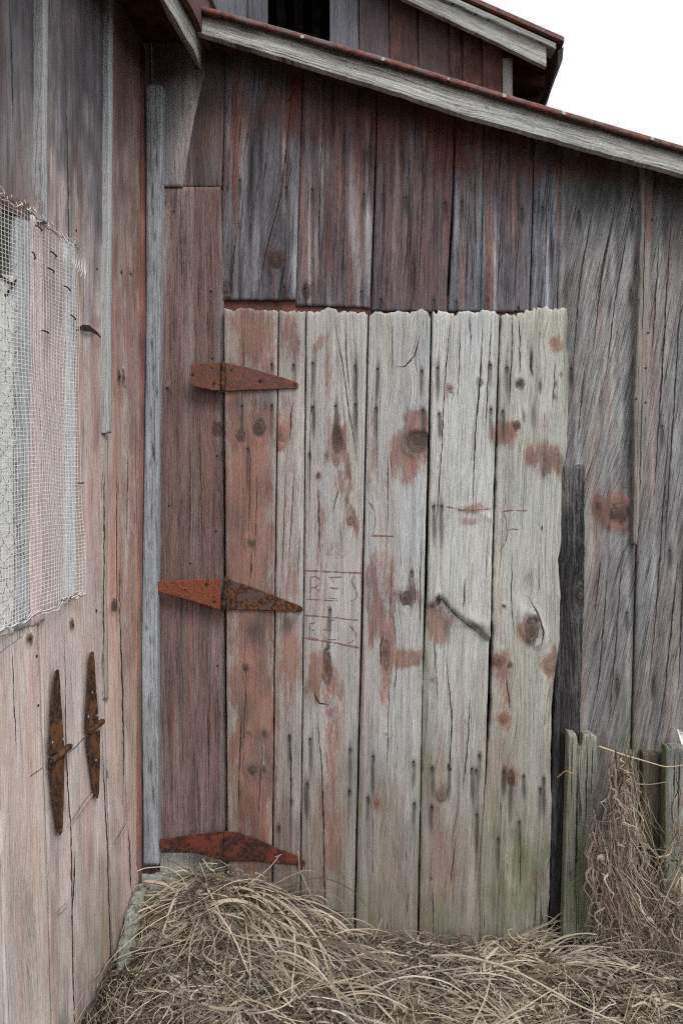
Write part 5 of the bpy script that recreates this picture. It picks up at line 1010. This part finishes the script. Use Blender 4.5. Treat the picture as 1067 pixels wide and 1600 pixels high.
# green shoots among the straw
green = Blades(); X, Y = scatter(520); n = len(X); root = np.stack([X, Y, gz(X, Y)], 1); ang = R.uniform(0, math.tau, n)
gc = np.array([lin(c) for c in ((92, 112, 62), (112, 128, 78), (78, 100, 58))])[R.randint(0, 3, n)] * R.uniform(.7, 1.2, (n, 1))
green.add(*curve_blades(root, np.stack([np.cos(ang), np.sin(ang)], 1) * .3, R.uniform(.04, .11, n), R.uniform(.8, 2.5, n), R.uniform(0, .8, n), 6, .15, .0022), gc)
g = green.build('green_grass'); g['kind'] = 'stuff'

# long single stems
def stem(pts3, r, label, col=(192, 184, 166)):
    pts = [np.array(p) for p in pts3]; m = len(pts); out = []
    t = np.linspace(0, m - 1, m * 7); P = np.array(pts); out = np.stack([np.interp(t, np.arange(m), P[:, i]) for i in range(3)], 1)
    k = np.array([.25, .5, .25])
    for _ in range(6): out[1:-1] = .25 * out[:-2] + .5 * out[1:-1] + .25 * out[2:]
    V, Fc = tube(out.tolist(), r, 6, .55); me = mesh_obj('dry_stem', V, Fc, STRAW, None, smooth=True, attrs={'blade': ('FLOAT_COLOR', np.tile([*lin(col), 1.], (len(V), 1)))})
    me['label'] = label; me['category'] = 'stem'; me['group'] = 'long dry stems'
def spts(l, Ys): return [pt(x, y, Y) for (x, y), Y in zip(l, Ys)]
stem(spts([(670, 1494), (720, 1492), (790, 1510), (840, 1535), (900, 1570), (980, 1604)], (2.0, 1.95, 1.88, 1.82, 1.76, 1.7)), .0042, 'thick pale stem lying across the straw in the lower right')
stem(spts([(98, 1600), (115, 1555), (135, 1520), (160, 1498), (180, 1494)], (1.80, 1.84, 1.9, 1.95, 1.98)), .0034, 'long pale stem curving up at the lower left against the side wall', (180, 170, 150))
stem(spts([(135, 1525), (160, 1548), (200, 1580), (240, 1604)], (1.87, 1.84, 1.78, 1.72)), .0030, 'pale stem forking down right from the curved stem at lower left', (180, 170, 150))
stem(spts([(198, 1370), (225, 1356), (262, 1354), (285, 1370), (296, 1398)], (2.1, 2.12, 2.12, 2.1, 2.05)), .0022, 'thin arching stem over the corner footing stone')
stem(spts([(222, 1408), (240, 1424), (270, 1428), (310, 1410), (360, 1378), (400, 1372), (440, 1390)], (2.05, 2.03, 2.02, 2.03, 2.05, 2.07, 2.08)), .0022, 'thin pale stem looping along the top of the straw mound')
stem(spts([(935, 1166), (975, 1180), (1010, 1190), (1040, 1199), (1070, 1195)], (2.13, 2.12, 2.12, 2.12, 2.12)), .0030, 'pale stem reaching across above the hanging weeds to the right stake', (196, 178, 150))
stem(spts([(466, 1330), (468, 1360), (480, 1385), (492, 1412)], (2.2, 2.19, 2.18, 2.17)), .0015, 'fine stem hanging from the bolt of the lowest hinge')
stem(spts([(870, 1215), (884, 1203), (893, 1210), (900, 1190), (903, 1196)], (2.18, 2.16, 2.16, 2.16, 2.17)), .0018, 'short curly tendril across the split stake', (190, 160, 120))
stem(spts([(1064, 1370), (1064, 1420), (1062, 1466)], (2.1, 2.1, 2.08)), .0045, 'straight pale stem standing at the right edge', (206, 200, 182))

# weeds hanging by the stakes
def weed(name, label, base, groups, stalks, seed, Yc):
    """groups: (count, start box, end box, curl px, half width, colour set)"""
    rr = np.random.RandomState(seed); B = Blades(); K = 20
    w0 = thing(name, label, 'weeds', tuple(pt(*base, Yc)), 'dried weeds against the wall')
    pal = [np.array([lin(c) for c in q]) for q in (((150, 134, 118), (124, 111, 101), (172, 158, 140), (92, 80, 72), (138, 122, 110)), ((186, 174, 154), (166, 154, 136), (146, 134, 116)))]
    for cnt, sb, eb, am_, hw, ci in groups:
        x0 = rr.uniform(sb[0], sb[2], cnt); y0 = rr.uniform(sb[1], sb[3], cnt); x1 = rr.uniform(eb[0], eb[2], cnt) * .75 + .25 * (x0 - (sb[0] + sb[2]) / 2 + (eb[0] + eb[2]) / 2); y1 = rr.uniform(eb[1], eb[3], cnt)
        t = np.linspace(0, 1, K)[None, :]; q = lambda a, b: rr.uniform(a, b, (cnt, 1))
        am = q(.1, .8) * am_; Xp = x0[:, None] + (x1 - x0)[:, None] * t ** q(.7, 1.8) + am * (np.sin(q(0, 6.3) + t * q(4, 22)) + .5 * np.sin(q(0, 6.3) + t * q(10, 34))) * (.25 + t)
        Yp = y0[:, None] + (y1 - y0)[:, None] * t ** q(.7, 1.3) + am * .8 * np.cos(q(0, 6.3) + t * q(5, 26)) * (.25 + t)
        Yd = Yc + rr.normal(0, .018, (cnt, 1)) - np.abs(q(-.06, .06)) * t + .006 * np.sin(q(0, 6) + t * q(5, 20))
        d = rays(Xp, Yp); P = np.array([0, 0, CZ]) + d * (Yd / d[..., 1])[..., None]
        T = np.gradient(P, axis=1); tw = q(0, 6.3) + t * q(-5, 5); ref = np.stack([np.cos(tw), np.full_like(tw, -1.0), np.sin(tw)], -1)
        s_ = np.cross(T, ref); s_ /= np.linalg.norm(s_, axis=2, keepdims=True) + 1e-9
        wd = hw * .62 * q(.4, 1.6) * np.sin(np.clip(t * .9 + .12, 0, 1) * math.pi) ** .6
        B.add(P, wd, s_, pal[ci][rr.randint(0, len(pal[ci]), cnt)] * np.exp(rr.normal(0, .22, (cnt, 1))))
    o = B.build('weed_strands', w0); o['kind'] = 'stuff'
    for l in stalks:
        m_ = len(l); t = np.linspace(0, m_ - 1, m_ * 5); L = np.array(l, float); xx = np.interp(t, range(m_), L[:, 0]); yy = np.interp(t, range(m_), L[:, 1])
        for _ in range(3): xx[1:-1] = (xx[:-2] + xx[2:] + 2 * xx[1:-1]) / 4; yy[1:-1] = (yy[:-2] + yy[2:] + 2 * yy[1:-1]) / 4
        pts = [tuple(pt(x, y, Yc - .02 - .02 * i / len(xx))) for i, (x, y) in enumerate(zip(xx, yy))]
        V, Fc = tube(pts, .0024, 5, .4); mesh_obj('weed_stalk', V, Fc, STRAW, w0, smooth=True, attrs={'blade': ('FLOAT_COLOR', np.tile([*lin((146, 132, 112)), 1.], (len(V), 1)))})
weed('dried_weed', 'tangled dry weeds hanging between the green-stained stake and the right stake', (970, 1480), [
     (46, (950, 1162, 992, 1240), (935, 1190, 1000, 1300), 8, .0040, 0), (34, (945, 1180, 990, 1260), (930, 1290, 1020, 1420), 10, .0020, 0),
     (60, (955, 1180, 1000, 1290), (960, 1330, 1070, 1490), 9, .0017, 1), (60, (918, 1262, 960, 1370), (908, 1320, 985, 1460), 8, .0040, 0),
     (50, (930, 1300, 980, 1400), (915, 1390, 1020, 1500), 9, .0032, 0), (90, (930, 1280, 970, 1370), (985, 1390, 1090, 1530), 5, .0020, 1), (30, (950, 1320, 985, 1390), (980, 1440, 1060, 1520), 4, .0024, 1),
     (40, (915, 1180, 1010, 1400), (895, 1220, 1075, 1450), 18, .0009, 0), (90, (905, 1400, 1040, 1470), (900, 1440, 1085, 1540), 12, .0024, 0), (50, (900, 1420, 1040, 1490), (900, 1430, 1080, 1540), 10, .0018, 1)],
     [[(978, 1170), (972, 1240), (960, 1290), (945, 1350), (935, 1440)], [(985, 1190), (998, 1260), (1015, 1300), (1038, 1380)], [(965, 1190), (980, 1280), (968, 1330), (975, 1400)], [(940, 1310), (985, 1370), (1030, 1430), (1062, 1480)], [(1000, 1330), (1030, 1344), (1050, 1320), (1062, 1280)], [(990, 1225), (1015, 1226), (1040, 1222)]], 3, 2.14)
weed('dried_weed', 'dry curling weeds spilling in from the right edge over the right stake', (1080, 1480), [
     (50, (1056, 1190, 1110, 1330), (1040, 1270, 1110, 1440), 14, .0030, 0), (140, (1015, 1340, 1110, 1440), (1000, 1390, 1110, 1530), 13, .0030, 0), (36, (1050, 1230, 1110, 1330), (1000, 1330, 1080, 1450), 10, .0012, 1)],
     [[(1064, 1230), (1058, 1290), (1066, 1340), (1050, 1400)], [(1068, 1290), (1040, 1330), (1020, 1380)]], 5, 2.12)
